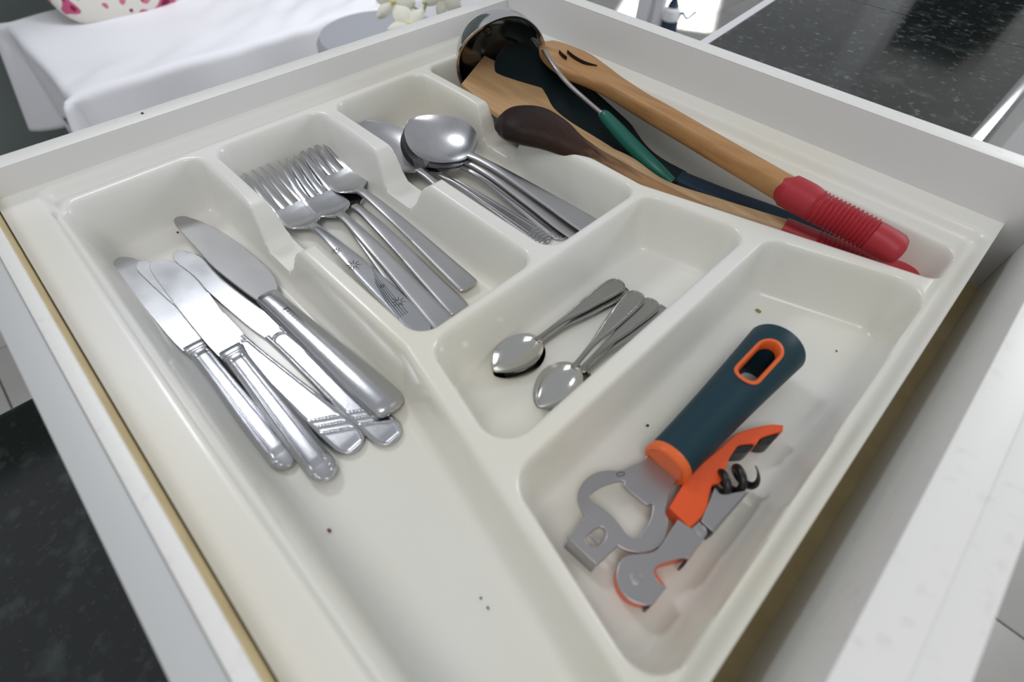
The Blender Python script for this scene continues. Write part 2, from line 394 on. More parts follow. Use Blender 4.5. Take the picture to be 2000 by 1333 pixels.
# ------------------------------------------------------------------ cutlery tray (one moulded piece)
def inset(poly, r):
    n = len(poly); P = [np.array(p, float) for p in poly]
    A = sum(P[i][0] * P[(i + 1) % n][1] - P[(i + 1) % n][0] * P[i][1] for i in range(n))
    if A < 0: P = P[::-1]
    L = []
    for i in range(n):
        d = P[(i + 1) % n] - P[i]; d /= np.linalg.norm(d); nn = np.array([-d[1], d[0]]); L.append((nn, nn @ P[i] + r))
    out = []
    for i in range(n):
        a, b = L[i - 1], L[i]; out.append(np.linalg.solve(np.array([a[0], b[0]]), np.array([a[1], b[1]])))
    return out
def sdf(poly, X, Y):
    n = len(poly); d = np.full(X.shape, 1e9); s = np.ones(X.shape)
    for i in range(n):
        a = poly[i]; b = poly[i - 1]; e = b - a; wx = X - a[0]; wy = Y - a[1]
        t = np.clip((wx * e[0] + wy * e[1]) / (e @ e), 0, 1); bx = wx - e[0] * t; by = wy - e[1] * t
        d = np.minimum(d, bx * bx + by * by)
        c1 = Y >= a[1]; c2 = Y < b[1]; c3 = e[0] * wy > e[1] * wx
        fl_ = (c1 & c2 & c3) | (~c1 & ~c2 & ~c3); s = np.where(fl_, -s, s)
    return s * np.sqrt(d)
comps = [([(22, -378.5), (22, -298.5), (238, -298.5), (396, -331), (396, -378.5)], 11),
         ([(23, -289), (23, -211), (238, -211.5), (238, -289)], 11),
         ([(23, -200), (23, -121), (238, -121.5), (238, -200)], 11),
         ([(22, -111.5), (236, -114), (394.5, -70), (394.5, -37), (22, -31)], 10),
         ([(244.5, -289), (244.5, -121), (306.5, -107), (306.5, -303)], 13),
         ([(316.5, -307), (316.5, -104), (394.5, -78), (398, -326)], 14)]
xs = np.linspace(0, 404.5, 560); ys = np.linspace(-401, 0, 556)
X, Y = np.meshgrid(xs, ys, indexing='ij')
inner = inset([(6, -382), (402.6, -382), (402.6, -16.5), (6, -16.5)], 9)
di = -(sdf(inner, X, Y) - 9)
H = pchip([-500, -2.5, -1.2, 0, 1.5, 3, 4.6, 6.2, 8.5, 11, 14, 600], [0, 0, -.15, -.7, -2.6, -5.2, -6.6, -6.4, -5.0, -4.2, -4.0, -4.0], di)
pd = [-999, -3, -1.6, -.3, 0.7, 3.6, 4.5, 6.0, 8.4, 11.2, 17, 999]; pz = [99, -4, -4.25, -5.4, -8.6, -30.8, -34.6, -37.6, -39.3, -40, -40, -40]
pd2 = pd[1:]; pz2 = pz[1:]
for poly, r in comps:
    d = -(sdf(inset(poly, r), X, Y) - r)
    h = pchip(pd2, pz2, np.clip(d, -3, 990))
    H = np.where(d > -3, np.minimum(H, h), H)
nx = [60, 76, 92, 96.5, 101.5, 107, 126, 132, 144, 150, 158]; nz = [-4, -4.2, -5.2, -12, -26.5, -30.5, -30.5, -27, -8, -4.2, -4]
for yc in (-294, -205.5, -116.5):
    wx = 0.0
    hh = pchip(nx, nz, np.clip(X, 60, 158))
    k = (np.abs(Y - yc) < 11) & (X > 60) & (X < 158)
    H = np.where(k, np.minimum(H, hh), H)
NX, NY = X.shape
tv = np.stack([X, Y, H], -1).reshape(-1, 3)
idx = np.arange(NX * NY).reshape(NX, NY)
q = np.stack([idx[:-1, :-1], idx[1:, :-1], idx[1:, 1:], idx[:-1, 1:]], -1).reshape(-1, 4)
rim = np.concatenate([idx[:, 0], idx[-1, 1:], idx[::-1, -1][1:], idx[0, ::-1][1:-1]])
sk = tv[rim].copy(); sk[:, 2] -= 3.2
b0 = len(tv); nr = len(rim); r2 = np.roll(np.arange(nr), -1)
sq = np.stack([rim, np.arange(nr) + b0, r2 + b0, rim[r2]], -1)
tv = np.concatenate([tv, sk]); q = np.concatenate([q, sq])
me = bpy.data.meshes.new('cutlery_tray')
tv = (tv - np.array([200, -200, -40])) * MM
me.vertices.add(len(tv)); me.vertices.foreach_set('co', tv.ravel())
me.loops.add(q.size); me.loops.foreach_set('vertex_index', q.ravel().astype(np.int32))
me.polygons.add(len(q)); me.polygons.foreach_set('loop_start', np.arange(0, q.size, 4, dtype=np.int32))
me.update(calc_edges=True); me.validate()
fin(me, 'tray', 60)
tr = obj('cutlery_tray', me); tr.location = Vector((200, -200, -40)) * MM
tag(tr, 'cream plastic cutlery tray with six moulded compartments in the drawer', 'cutlery tray')

# ------------------------------------------------------------------ knives
def knife(kind, L, label):
    root = thing('table_knife', label, 'knife', group='knives in the left compartment')
    if kind == 'ridged':
        HL = 92; w0, w1 = 6.4, 5.4
        def rel(x, s, hw):
            k = min(1, max(0, (x - 8) / 4)) * min(1, max(0, (HL - 2 - x) / 3))
            r = 0.9 * k * math.exp(-((abs(s) - 0.70) / 0.09) ** 2) - 0.4 * k * math.exp(-((abs(s) - 0.50) / 0.07) ** 2) + .3 * k * (abs(s) < .45)
            for x0 in (3.2, 6.0):
                r += 0.5 * math.exp(-((x - x0 + (1 - abs(s)) * 4) / 0.7) ** 2) * (1 if abs(s) > 0.55 else 0)
            return r
        st = [(0, 3.0, .6, .6, 2.2, -.2), (0.8, 3.2, 2.8, 2.8, 2.6, -.4), (3, 3.5, 5.0, 5.0, 3.2, -.8), (8, 3.8, 6.6, 6.6, 3.6, -1), (30, 4, 6.6, 6.6, 3.8, -1), (70, 3.9, 5.6, 5.6, 3.6, -1), (HL, 3.5, 5.4, 5.4, 3.3, -.8)]
        obj('handle', raw('handle', *ribbon(st, 110, 41, rel), 'steel'), root)
        b = ribbon([(HL - .5, 3.4, 5.6, 5.6, 3.0, -.5), (HL + 1, 3.7, 5.9, 5.9, 3.4, -.5), (HL + 2.5, 3.4, 5.9, 5.9, 3.1, -.5), (HL + 3.5, 3.5, 6.0, 6.0, 3.1, -.5), (HL + 7, 3.0, 6.6, 6.6, 2.4, -.3)], 22, 15)
        obj('bolster', raw('bolster', *b, 'steel'), root)
        bw = 8.8; x0 = HL + 5
        pts = [(x0, 6.4, 1), (x0 + 15, 7.6), (L - 45, 8.6), (L - 14, 8.5), (L - 5, 7.7), (L - 1.2, 5.8), (L, 3.2), (L - 1.6, .4), (L - 5, -2.2), (L - 10, -4.6), (L - 14, -6.1, 1)]
        for k in range(20):
            xx = L - 15 - k * 1.7; e = -6.2 - 2.9 * math.sin(min(1, (k + 1) / 14) * PI / 2)
            pts += [(xx, e + .8, 1), (xx - .9, e - .15, 1)]
        pts += [(L - 52, -9.1, 1), (x0 + 25, -8.4), (x0 + 8, -7.0), (x0, -6.4, 1)]
        obj('blade', raw('blade', *slab([outline(pts, 4)], 1.3, .3, ((0, 0, 2.4), (1, 0, 0), (0, 1, 0))), 'steel', 16), root)
    elif kind == 'looped':
        HL = 100
        def rel(x, s, hw):
            de = min(hw * (1 - abs(s)), max(0, x - 0.0) * 0.9)
            k = 1
            r = 0.55 * math.exp(-((de - 1.1) / 0.8) ** 2)
            if x > HL - 9: r = max(r, 0.55 * math.exp(-((HL - 3.5 - (abs(s) ** 2) * 5 - x) / 0.8) ** 2) if x > HL - 9 else 0)
            for xo in (14.5, 19.5, 24.5):
                if abs(s) < 0.72: r += 0.5 * math.exp(-((x - xo - s * hw * 0.8) / 0.6) ** 2)
            return r
        st = [(0, 2.4, .8, .8, 1.6, 0), (0.7, 2.5, 3.3, 3.3, 1.8, 0), (3, 2.6, 6.2, 6.2, 2.1, 0), (8, 2.8, 7.9, 7.9, 2.4, 0), (14, 2.8, 8.0, 8.0, 2.4, 0), (60, 2.9, 6.4, 6.4, 2.6, -.2), (HL - 8, 2.8, 5.5, 5.5, 2.5, -.1), (HL, 2.7, 5.5, 5.5, 2.4, 0)]
        obj('handle', raw('handle', *ribbon(st, 120, 41, rel), 'steel'), root)
        x0 = HL - 1.5
        pts = [(x0, 5.3, 1), (x0 + 20, 7.0), (L - 40, 7.8), (L - 10, 7.4), (L - 3, 6.0), (L - .2, 3.2), (L - 1.4, .4), (L - 5, -1.2), (L - 8, -1.4, 1), (L - 9.5, -3.2), (L - 12, -4.2, 1)]
        for k in range(20):
            xx = L - 12.5 - k * 1.7; e = -4.2 - 3.1 * math.sin(min(1, (k + 1) / 14) * PI / 2)
            pts += [(xx, e + .8, 1), (xx - .9, e - .15, 1)]
        pts += [(L - 48, -7.4, 1), (x0 + 30, -7.6), (x0 + 10, -6.4), (x0, -5.3, 1)]
        obj('blade', raw('blade', *slab([outline(pts, 4)], 1.3, .3, ((0, 0, 2.3), (1, 0, 0), (0, 1, 0))), 'steel', 16), root)
    else:
        HL = 112
        st = [(0, 3.6, 1.6, 1.6, 2.0, -.5), (0.8, 4.4, 5.0, 5.0, 3.2, -1.2), (3, 5.6, 7.6, 7.6, 4.8, -2), (7, 6.2, 8.9, 8.9, 5.6, -2.5), (20, 6.4, 9.0, 9.0, 6.0, -2.6), (70, 5.8, 7.6, 7.6, 5.4, -2.3), (HL - 4, 5.0, 6.6, 6.6, 4.6, -1.8), (HL, 4.2, 6.6, 6.6, 3.6, -1.2)]
        h = obj('handle', raw('handle', *ribbon(st, 90, 31), 'steel'), root)
        pts = [(HL - 2, 5.5, 1), (HL + 4, 7.2), (HL + 40, 9.6), (L - 40, 8.4), (L - 14, 7.0), (L - 4, 5.6), (L - .3, 2.4), (L - 1.5, -1.0), (L - 6, -3.8), (L - 20, -8.2), (L - 40, -11.4), (L - 65, -12.8), (HL + 16, -12.0), (HL + 4, -9.0), (HL - 2, -5.5, 1)]
        obj('blade', raw('blade', *slab([outline(pts, 6)], 1.5, .35, ((0, 0, 3.2), (1, 0, 0), (0, 1, 0))), 'steel_matte', 16), root)
        # stamped cartouche on the handle
        zt = 5.55
        fr = [((68, 2.2), (92, 2.2)), ((68, -1.4), (92, -1.4)), ((68, -1.4), (68, 2.2)), ((92, -1.4), (92, 2.2))]
        parts = []
        for a, b in fr:
            parts.append(sweep([(a[0], a[1], zt - .02 * (80 - a[0]) * .6), (b[0], b[1], zt - .02 * (80 - b[0]) * .6)], [.16, .16], [.16, .16], 4, 6))
        for k in range(9):
            xx = 70.5 + k * 2.3
            parts.append(sweep([(xx, -.5, zt + .1), (xx + .3, 1.2, zt + .1)], [.13, .13], [.13, .13], 3, 6))
        x_ = obj('stamped_mark', raw('stamped_mark', *join(*parts), 'engrave'), h); x_['kind'] = 'stuff'
    return root
k1 = knife('ridged', 196, 'ridged-handled steel table knife at far left, nearest the tray edge'); place(k1, (233.5, -363.5), (41, -365.5), -39.6, 0, 3)
k5 = knife('looped', 198, 'steel knife with striped looped handle, mostly under the brightest blade'); place(k5, (247.5, -337), (50, -358.5), -39.6, 0.35)
k2 = knife('ridged', 194, 'brightly shining ridged-handled knife lying across two others'); place(k2, (252.5, -354.5), (58, -350.8), -36.6, 0.0)
k3 = knife('looped', 203, 'striped loop-handled knife under the round-handled knife'); place(k3, (256, -322), (54.3, -338.4), -40, 0)
k4 = knife('round', 215, 'largest knife, plain round handle and broad grey blade, beside the forks'); place(k4, (244, -313.5), (31, -326), -36.6, 0.2, 6)

# ------------------------------------------------------------------ forks
def fork_parts(root, kind, L=190, m_='steel_matte'):
    we = 6.7 if kind == 'plain' else 7.6
    st = [(0, 2.2, we - 2.2, we - 2.2, 1.5, 0), (.8, 2.3, we - .5, we - .5, 1.7, 0), (3, 2.6, we, we, 1.9, 0), (25, 4.2, we - .6, we - .6, 2, 0), (60, 6.8, we - 1.8, we - 1.8, 2.1, 0),
          (90, 8.2, 4.0, 4.0, 2.3, -.3), (112, 7.4, 3.3, 3.3, 2.6, -.6), (120, 6.0, 3.6, 3.6, 2.6, -.6)]
    if kind == 'flower':
        st[0] = (0, 2.2, .8, .8, 1.5, 0); st[1] = (1.2, 2.3, 3.4, 3.4, 1.7, 0); st[2] = (6, 2.6, 6.6, 6.6, 1.9, 0); st.insert(3, (14, 3.2, we, we, 1.9, 0))
    h = obj('handle', raw('handle', *ribbon(st, 80, 15), m_), root)
    k = L - 190
    hd = [(118, 6.4, 3.4, 3.4, 2.4, -.5), (121, 5.2, 5.2, 5.2, 2.2, -.2), (124, 4.0, 8.8, 8.8, 1.9, .7), (127.5, 3.0, 11.4, 11.4, 1.8, 1.2), (133, 2.4, 12.5, 12.5, 1.8, 1.1), (143, 2.2, 12.7, 12.7, 1.8, .8), (151, 2.9, 12.6, 12.6, 1.8, .5)]
    obj('head', raw('head', *ribbon(hd, 40, 21), 'steel'), root)
    for i in range(4):
        y = (-9.6, -3.2, 3.2, 9.6)[i]; c = .8 * (y / 12.6) ** 2
        c *= .6; pts = [(150.2, y, 2.9 + c), (160, y * .985, 4.4 + c), (173, y * .95, 7.8), (184, y * .91, 11.2), (190 + k, y * .89, 13.0)]
        ra = [2.6, 2.25, 1.75, 1.15, .35]; rb = [.9, .85, .8, .65, .3]
        v, f = sweep([(p[0], p[1], p[2] - .9) for p in pts], ra, rb, 26, 12, 4.0)
        obj('tine', raw('tine', v, f, 'steel'), root)
    if kind == 'flower':
        for si, (cx, cy, r) in enumerate(((84, 3.6, 3.4), (67.5, 2.2, 4.6), (27.5, -.8, 4.2), (43, -.8, 2.0))):
            parts = []
            for j in range(8):
                a = j * PI / 4 + .2
                zz = lambda q: float(pchip([0, 25, 60, 90, 112], [2.2, 4.2, 6.8, 8.2, 7.4], np.array([q]))[0]) + .04
                p0 = [cx + math.cos(a) * r * .3, cy + math.sin(a) * r * .3]; p1 = [cx + math.cos(a) * r * .95, cy + math.sin(a) * r * .95]; p0.append(zz(p0[0])); p1.append(zz(p1[0]))
                parts.append(sweep([p0, p1], [.34, .12], [.16, .12], 4, 6))
            x_ = obj('engraved_star', raw('engraved_star', *join(*parts), 'engrave'), h); x_['kind'] = 'stuff'
        parts = []
        for j in range(5):
            y0 = -1 + j * 1.5
            parts.append(sweep([(60 - j * 3, y0 - 4.5, 6.6), (40 - j * 2, y0 - 1.0, 5.4), (18, y0 + 1, 3.8)], [.12, .16, .1], [.12, .12, .1], 14, 6))
        x_ = obj('engraved_lines', raw('engraved_lines', *join(*parts), 'engrave'), h); x_['kind'] = 'stuff'
G = 'forks in the second compartment'
fk3 = thing('table_fork', 'plain fork underneath, its handle crossing below the wide one', 'fork', group=G); fork_parts(fk3, 'plain')
place(fk3, (213, -266), (29, -237.5), -40, 0)
fk5 = dup(fk3, 'plain fork under the topmost right-hand fork, handle reaching the cross wall', G); place(fk5, (214.5, -246), (25, -230.5), -39.6, 0)
fk2 = dup(fk3, 'wide flat-handled fork lying on top in the middle of the forks', G); place(fk2, (218.5, -260), (29, -244), -37.4, 0.2)
fk4 = dup(fk3, 'topmost right-hand plain fork with whole square handle end showing', G); place(fk4, (205.5, -230.6), (20.5, -224), -37.4, 0.6)
fk1 = thing('table_fork', 'fork with engraved star flowers on its handle, beside the left divider', 'fork', group=G); fork_parts(fk1, 'flower', 190, 'steel')
place(fk1, (216, -270.5), (26, -268), -38.0, 0.3)

# ------------------------------------------------------------------ tablespoons
def spoon_parts(root, L, bl, bw, depth, hm, bm_, we, kind='plain', sc=1.0):
    xb = L - bl
    st = [(0, 2.2 * sc, .9, .9, 1.3 * sc, 0), (.9 * sc, 2.3 * sc, we * .6, we * .6, 1.5 * sc, 0), (4 * sc, 2.6 * sc, we * .93, we * .93, 1.7 * sc, 0), (12 * sc, 3.2 * sc, we, we, 1.8 * sc, 0), (xb * .45, 6.6 * sc, we * .72, we * .72, 2 * sc, -.2),
          (xb * .8, 9.0 * sc, 3.0 * sc, 3.0 * sc, 2.4 * sc, -.4), (xb * .93, 8.6 * sc, 2.7 * sc, 2.7 * sc, 2.5 * sc, -.6), (xb + 2, 7.7 * sc, 3.2 * sc, 3.2 * sc, 2.6 * sc, -.4)]
    if kind in ('scroll', 'lines', 'ends'):
        st = [(x_, (2.2 + .07 * x_) * sc if x_ < 4 else 2.6 * sc, we * w_, we * w_, t_ * sc, 0) for x_, w_, t_ in ((0, .12, 1.2), (we * .06, .34, 1.4), (we * .18, .57, 1.5), (we * .36, .77, 1.6), (we * .65, .94, 1.7))] + [(we * 1.1, 3.0 * sc, we, we, 1.8 * sc, 0)] + st[4:]
    def rel(x, s, hw):
        if kind == 'lines':
            r = .28 * math.exp(-((abs(s) - .45) / .10) ** 2) + .28 * math.exp(-((abs(s) - .8) / .08) ** 2)
            if x < 14: r = .3 * math.sin(x * 2.2 + abs(s) * 5)
            return r * min(1, max(0, (xb * .85 - x) / 10))
        if kind == 'ends':
            return .5 * math.exp(-((abs(s) - .7) / .12) ** 2) * min(1, max(0, (x - 9) / 4)) * min(1, max(0, (xb * .9 - x) / 12)) + (.5 * max(0, math.cos(x * 1.9)) if x < 8 and abs(s) > .4 else 0)
        if kind == 'hatch':
            return (.07 * math.cos(x * 3.9 + s * 2) if xb * .25 < x < xb * .62 and abs(s) < .8 else 0)
        if kind == 'scroll':
            de = min(hw * (1 - abs(s)), x)
            r = .34 * math.exp(-((de - .55) / .3) ** 2) - .2 * math.exp(-((de - 1.2) / .28) ** 2)
            if x < 22: r += .30 * math.exp(-((de - 2.1) / .45) ** 2) * (0.5 + .5 * math.sin(x * 2.6 + abs(s) * 6))
            return r
        return 0
    h = obj('handle', raw('handle', *ribbon(st, 260, 41, rel), hm), root)
    n = 48; nv = 25; top = []; bot = []; th = 1.1 * sc
    for i in range(n):
        t = i / (n - 1); t2 = .5 - .5 * math.cos(PI * t); x = xb + bl * t2
        # egg shape, widest nearer the handle
        u = t2; wv = bw / 2 * (max(0, math.sin(PI * u ** .86)) ** .58)
        wv = max(wv, 2.6 * sc * max(0, 1 - u * 8), .15)
        rimz = (8.0 - 2.6 * u * 1.0 + 2.0 * u * u) * sc
        dp = depth * (wv / (bw / 2)) ** 1.25
        for j in range(nv):
            s = -1 + 2 * j / (nv - 1); y = wv * s; z = rimz - dp * (1 - abs(s) ** 2.3)
            top.append((x, y, z)); bot.append((x, y * .985, z - th * (1 if abs(s) < 1 else .7)))
    f = grid_faces(n, nv); N = n * nv; f += [tuple(reversed([i + N for i in q])) for q in grid_faces(n, nv)]
    for i in range(n - 1):
        for j in (0, nv - 1): f.append((i * nv + j, (i + 1) * nv + j, N + (i + 1) * nv + j, N + i * nv + j))
    for i in (0, n - 1):
        for j in range(nv - 1): f.append((i * nv + j, i * nv + j + 1, N + i * nv + j + 1, N + i * nv + j))
    obj('bowl', raw('bowl', top + bot, f, bm_, 50), root)
G = 'tablespoons in the third compartment'
def tbsp(label, kind, L, bl=70, bw=46):
    r = thing('tablespoon', label, 'spoon', group=G); spoon_parts(r, L, bl, bw, 7.5, 'steel_matte', 'spoon_worn', 7.4, kind); return r
s3 = tbsp('lowest spoon of the right-hand stack, its fluted handle end against the cross wall', 'ends', 159, 63, 47); place(s3, (213, -152), (55, -160), -40, 3.0, -9)
s2 = tbsp('middle spoon of the right-hand stack, dark edge showing under the top bowl', 'plain', 169, 63, 47); place(s2, (224, -146.5), (56, -159), -37, 3.0, -10)
s1 = tbsp('top tablespoon with worn bowl and flat hatched handle in the right-hand stack', 'hatch', 180, 63, 47); place(s1, (236, -139.5), (57.5, -157.5), -33.6, 3.1, -11)
s5 = tbsp('tablespoon whose long lined handle lies along the divider by the forks', 'lines', 180); place(s5, (208, -164.5), (30, -181), -40, 0.3, 4)
s4 = tbsp('left-hand spoon with wide grey bowl, its handle vanishing behind the divider', 'plain', 184, 77, 48); place(s4, (209, -194), (28, -180), -39.2, 3.0, 4)

# ------------------------------------------------------------------ teaspoons
G = 'teaspoons in the middle compartment'
t2 = thing('teaspoon', 'lower teaspoon of the left pair, under the bright bowl', 'teaspoon', group=G)
spoon_parts(t2, 103, 33, 22, 4.8, 'tsp_handle', 'tsp', 6.1, 'scroll', .52)
place(t2, (268, -161), (261.5, -264.6), -40, 0)
t1 = dup(t2, 'upper teaspoon of the left pair with a shining bowl', G); place(t1, (263.8, -160.5), (260.0, -263.2), -37.8, 0.2)
t5 = dup(t2, 'right-hand bottom teaspoon, handle end half hidden by the divider', G); place(t5, (293, -157), (292.3, -262), -40, 0)
t4 = dup(t2, 'middle teaspoon of the right-hand fan of three', G); place(t4, (286.7, -158.5), (292, -261.5), -38.2, 0.1)
t3 = dup(t2, 'top teaspoon of the right-hand fan, handle spread to the left', G); place(t3, (277.6, -161.5), (291.3, -261.2), -36.4, 0.1)

# ------------------------------------------------------------------ bottle opener
op = thing('bottle_opener', 'bottle opener with dark teal handle and flat steel head in right compartment', 'bottle opener', (351.8, -195.8, -40.0))
oo = (351.8, -195.8, -40.0)
A0 = Vector((352.4, -246.5, -28.0)); A1 = Vector((355.0, -152.4, -25.0)); ax = (A1 - A0); HLn = ax.length; ax.normalize()
prof = [(0.5, 0), (10, 0), (10.4, .6), (10.6, 3)] + [(10.6 + 4.2 * (k / 10) ** 1.5, 3 + (HLn - 4) * k / 10) for k in range(1, 11)] + [(14.5, HLn - .3), (13.6, HLn + .3), (.5, HLn + .8)]
v, f = lathe(prof, 56, A0, ax)
hme = raw('handle', v, f, 'teal')
# hanging slot cut through the handle
side = ax.cross(Vector((0, 0, 1))).normalized(); upv = side.cross(ax).normalized()
sc_ = A0 + ax * 68.5
def capsule(a, b, n=10):
    o = []
    for k in range(n + 1): t = -PI / 2 + PI * k / n; o.append((a + b * math.cos(t), b * math.sin(t)))
    for k in range(n + 1): t = PI / 2 + PI * k / n; o.append((-a + b * math.cos(t), b * math.sin(t)))
    return o
cut = slab([capsule(9.0, 5.0)], 60, .02, (sc_ + upv * 30, ax, side * -1))
hob = bpy.data.objects.new('h', hme); cob = bpy.data.objects.new('c', raw('c', *cut, 'orange')); C.objects.link(hob); C.objects.link(cob)
bo = hob.modifiers.new('b', 'BOOLEAN'); bo.object = cob; bo.operation = 'DIFFERENCE'; bo.solver = 'EXACT'
dg = bpy.context.evaluated_depsgraph_get(); nme = bpy.data.meshes.new_from_object(hob.evaluated_get(dg))
bpy.data.objects.remove(hob); bpy.data.objects.remove(cob)
fin(nme, 'teal', 35)
for vt in nme.vertices: vt.co -= Vector(oo) * MM
h = obj('handle', nme, op)
# orange lining of the slot, following the curve of the handle
ring = []; cap = capsule(9.0, 5.0, 12); nseg = len(cap)
v = []; f = []
for (ox, oy) in cap:
    pos = sc_ + ax * ox - side * oy; r = 10.6 + 4.2 * ((68.5 + ox - 3) / (HLn - 4)) ** 1.5; hz = math.sqrt(max(0, r * r - oy * oy))
    on = Vector((ox - max(-9.0, min(9.0, ox)), oy)); on.normalize()
    out = sc_ + ax * (ox + on.x * 1.5) - side * (oy + on.y * 1.5); hz2 = math.sqrt(max(0, r * r - (abs(oy) + abs(on.y) * 1.5) ** 2))
    v += [tuple(out + upv * (hz2 - .2)), tuple(out + upv * (hz2 + .5)), tuple(pos + upv * (hz + .6)), tuple(pos * 1 - (ax * on.x - side * on.y) * .5 + upv * (hz - .2)), tuple(pos - (ax * on.x - side * on.y) * .5 + upv * (hz - 5.5))]
f = grid_faces(nseg, 5)
f += [((nseg - 1) * 5 + j, (nseg - 1) * 5 + j + 1, j + 1, j) for j in range(4)]
obj('slot_lining', raw('slot_lining', shift(v, oo), f, 'orange'), h)['label'] = 'orange lining of the hanging slot'
# orange collar with the flat opening for the plate
v1, f1 = lathe([(7.6, 1.0), (8.6, -.6), (9.8, -1.2), (10.9, -.4), (11.3, 1.4), (10.8, 3.4), (8.0, 3.6)], 48, A0, ax)
v2, f2 = lathe([(.3, -.5), (8.8, -.5), (8.8, 1.5), (.3, 1.5)], 32, A0, ax)
obj('collar', raw('collar', shift(join((v1, f1), (v2, f2))[0], oo), join((v1, f1), (v2, f2))[1], 'orange'), op)['label'] = 'orange collar at the head end'
ZP = -31.5
outer = [(343.07, -246.90, 1), (343.98, -249.63), (342.11, -255.35), (339.91, -260.99), (335.97, -265.24), (333.26, -269.18), (331.82, -274.58), (332.35, -280.01), (334.23, -283.91), (337.42, -286.33), (339.82, -287.46), (341.92, -287.83, 1), (343.11, -299.20, 1), (343.55, -299.94), (356.96, -299.64), (357.95, -298.84, 1), (358.96, -287.96, 1), (362.55, -286.82), (366.81, -283.88), (369.65, -279.90), (371.02, -275.58), (370.59, -270.86), (367.98, -265.95), (364.80, -262.96), (362.40, -259.02), (360.86, -254.84), (359.79, -248.34), (359.22, -245.47, 1)]
hole = [(337.58, -278.65), (338.45, -273.73), (340.70, -268.44), (343.12, -264.66, 1), (344.28, -264.32, 1), (344.92, -265.80, 1), (348.19, -266.22), (356.27, -265.97, 1), (357.38, -265.63), (358.40, -263.78, 1), (359.33, -264.60), (361.24, -268.20), (362.36, -272.49), (362.63, -276.02), (362.93, -279.09), (362.04, -280.97), (358.98, -281.28), (351.97, -280.07), (345.79, -280.13), (341.31, -280.71), (338.71, -280.53)]
slot = [(348.07, -295.09), (347.81, -292.74), (348.32, -289.20), (349.50, -286.85), (351.46, -286.73), (353.38, -288.52), (353.83, -291.75), (352.91, -294.74), (350.30, -296.10)]
lou = [(348.45, -292.83, 1), (348.51, -291.50, 1), (352.81, -291.33, 1), (353.08, -292.89, 1)]
inside = [tuple(np.array(A0 + ax * 8)[:2] + s * np.array(side)[:2]) for s in (-7.5, 7.5)]
outl = outline(outer, 5)
# run the plate a little way into the handle
plate = slab([outl, outline(hole, 5), outline(slot, 4)], 1.9, .35, ((0, 0, ZP + .9), (1, 0, 0), (0, 1, 0)))
tang = slab([[tuple(np.array(A0 + ax * a)[:2] + s * np.array(side)[:2]) for a, s in ((-6, -7.6), (10, -7.0), (10, 7.0), (-6, 7.6))]], 1.7, .2, ((0, 0, ZP + .8), (1, 0, 0), (0, 1, 0)))
pl = obj('opener_plate', raw('opener_plate', shift(join(plate, tang)[0], oo), join(plate, tang)[1], 'steel_plate', 16), op)
v, f = slab([outline(lou, 3)], 1.2, .2, ((0, 0, ZP + .4), (1, 0, 0), (0, 1, 0)))
obj('pierced_bar', raw('pierced_bar', shift(v, oo), f, 'tray' if False else 'steel_plate'), pl)
lipa = np.array((343.4, -299.5, -31.5)); lipb = np.array((357.6, -299.1, -31.5))
ld = (lipb - lipa); ld /= np.linalg.norm(ld); lo_ = np.array([ld[1], -ld[0], 0]); lo_ = lo_ if lo_[1] < 0 else -lo_
v = []; 
for p in (lipa, lipb): v += [tuple(p + (0, 0, .9)), tuple(p + lo_ * 2.2 + (0, 0, -.8)), tuple(p + lo_ * 3.0 + (0, 0, -4)), tuple(p + lo_ * 1.4 + (0, 0, -4)), tuple(p + lo_ * .6 + (0, 0, -1.6)), tuple(p - lo_ * .8 + (0, 0, -1.0))]
f = [(i, (i + 1) % 6, 6 + (i + 1) % 6, 6 + i) for i in range(6)] + [tuple(range(6)), tuple(range(11, 5, -1))]
obj('bent_lip', raw('bent_lip', shift(v, oo), f, 'steel_plate', 50), pl)
mk = [(339.5, -264.0, -30.5), (340.0, -262.5, -30.5), (341.7, -261.1, -30.5), (342.0, -262.5, -30.5), (340.6, -264.3, -30.5), (339.5, -264.0, -30.5)]
obj('stamped_mark', raw('stamped_mark', shift(sweep(mk, [.16] * 6, [.1] * 6, 30, 6)[0], oo), sweep(mk, [.16] * 6, [.1] * 6, 30, 6)[1], 'engrave'), pl)

# ------------------------------------------------------------------ corkscrew
ck = thing('corkscrew', 'folding corkscrew with orange lever and black spiral beside the teal opener', 'corkscrew', (371.4, -236.9, -40.0))
ko = (371.4, -236.9, -40.0)
def cpart(name, b, m_, parent=None, label=None, sm=20):
    o = obj(name, raw(name, shift(b[0], ko), b[1], m_, sm), parent or ck)
    if label: o['label'] = label
    return o
F0 = lambda z: ((0, 0, z), (1, 0, 0), (0, 1, 0))
lever = [(379.19, -189.09, 1), (374.56, -193.63), (369.92, -201.00), (366.33, -208.52), (365.42, -214.46), (364.10, -226.71), (362.23, -240.20), (364.36, -260.68, 1), (365.72, -260.82), (375.43, -261.84, 1), (376.10, -254.71), (375.49, -249.22), (373.07, -243.32), (371.69, -238.80, 1), (373.53, -235.26), (371.76, -228.10), (370.31, -222.06), (369.96, -217.07, 1), (370.08, -213.56), (373.42, -208.89, 1), (375.43, -207.17, 1), (375.29, -203.01), (378.04, -197.03), (380.61, -192.22, 1)]
cpart('lever', slab([outline(lever, 5)], 8.5, .5, F0(-29)), 'orange_paint')
g1 = [(369.95, -216.35, 1), (370.20, -213.06), (373.44, -208.48, 1), (375.06, -208.03, 1), (374.49, -213.11), (372.07, -216.33), (370.04, -218.43, 1)]
g2 = [(375.86, -205.61, 1), (375.66, -202.10), (378.19, -196.47), (379.99, -192.58, 1), (380.01, -196.72), (379.85, -201.24), (378.01, -204.12)]
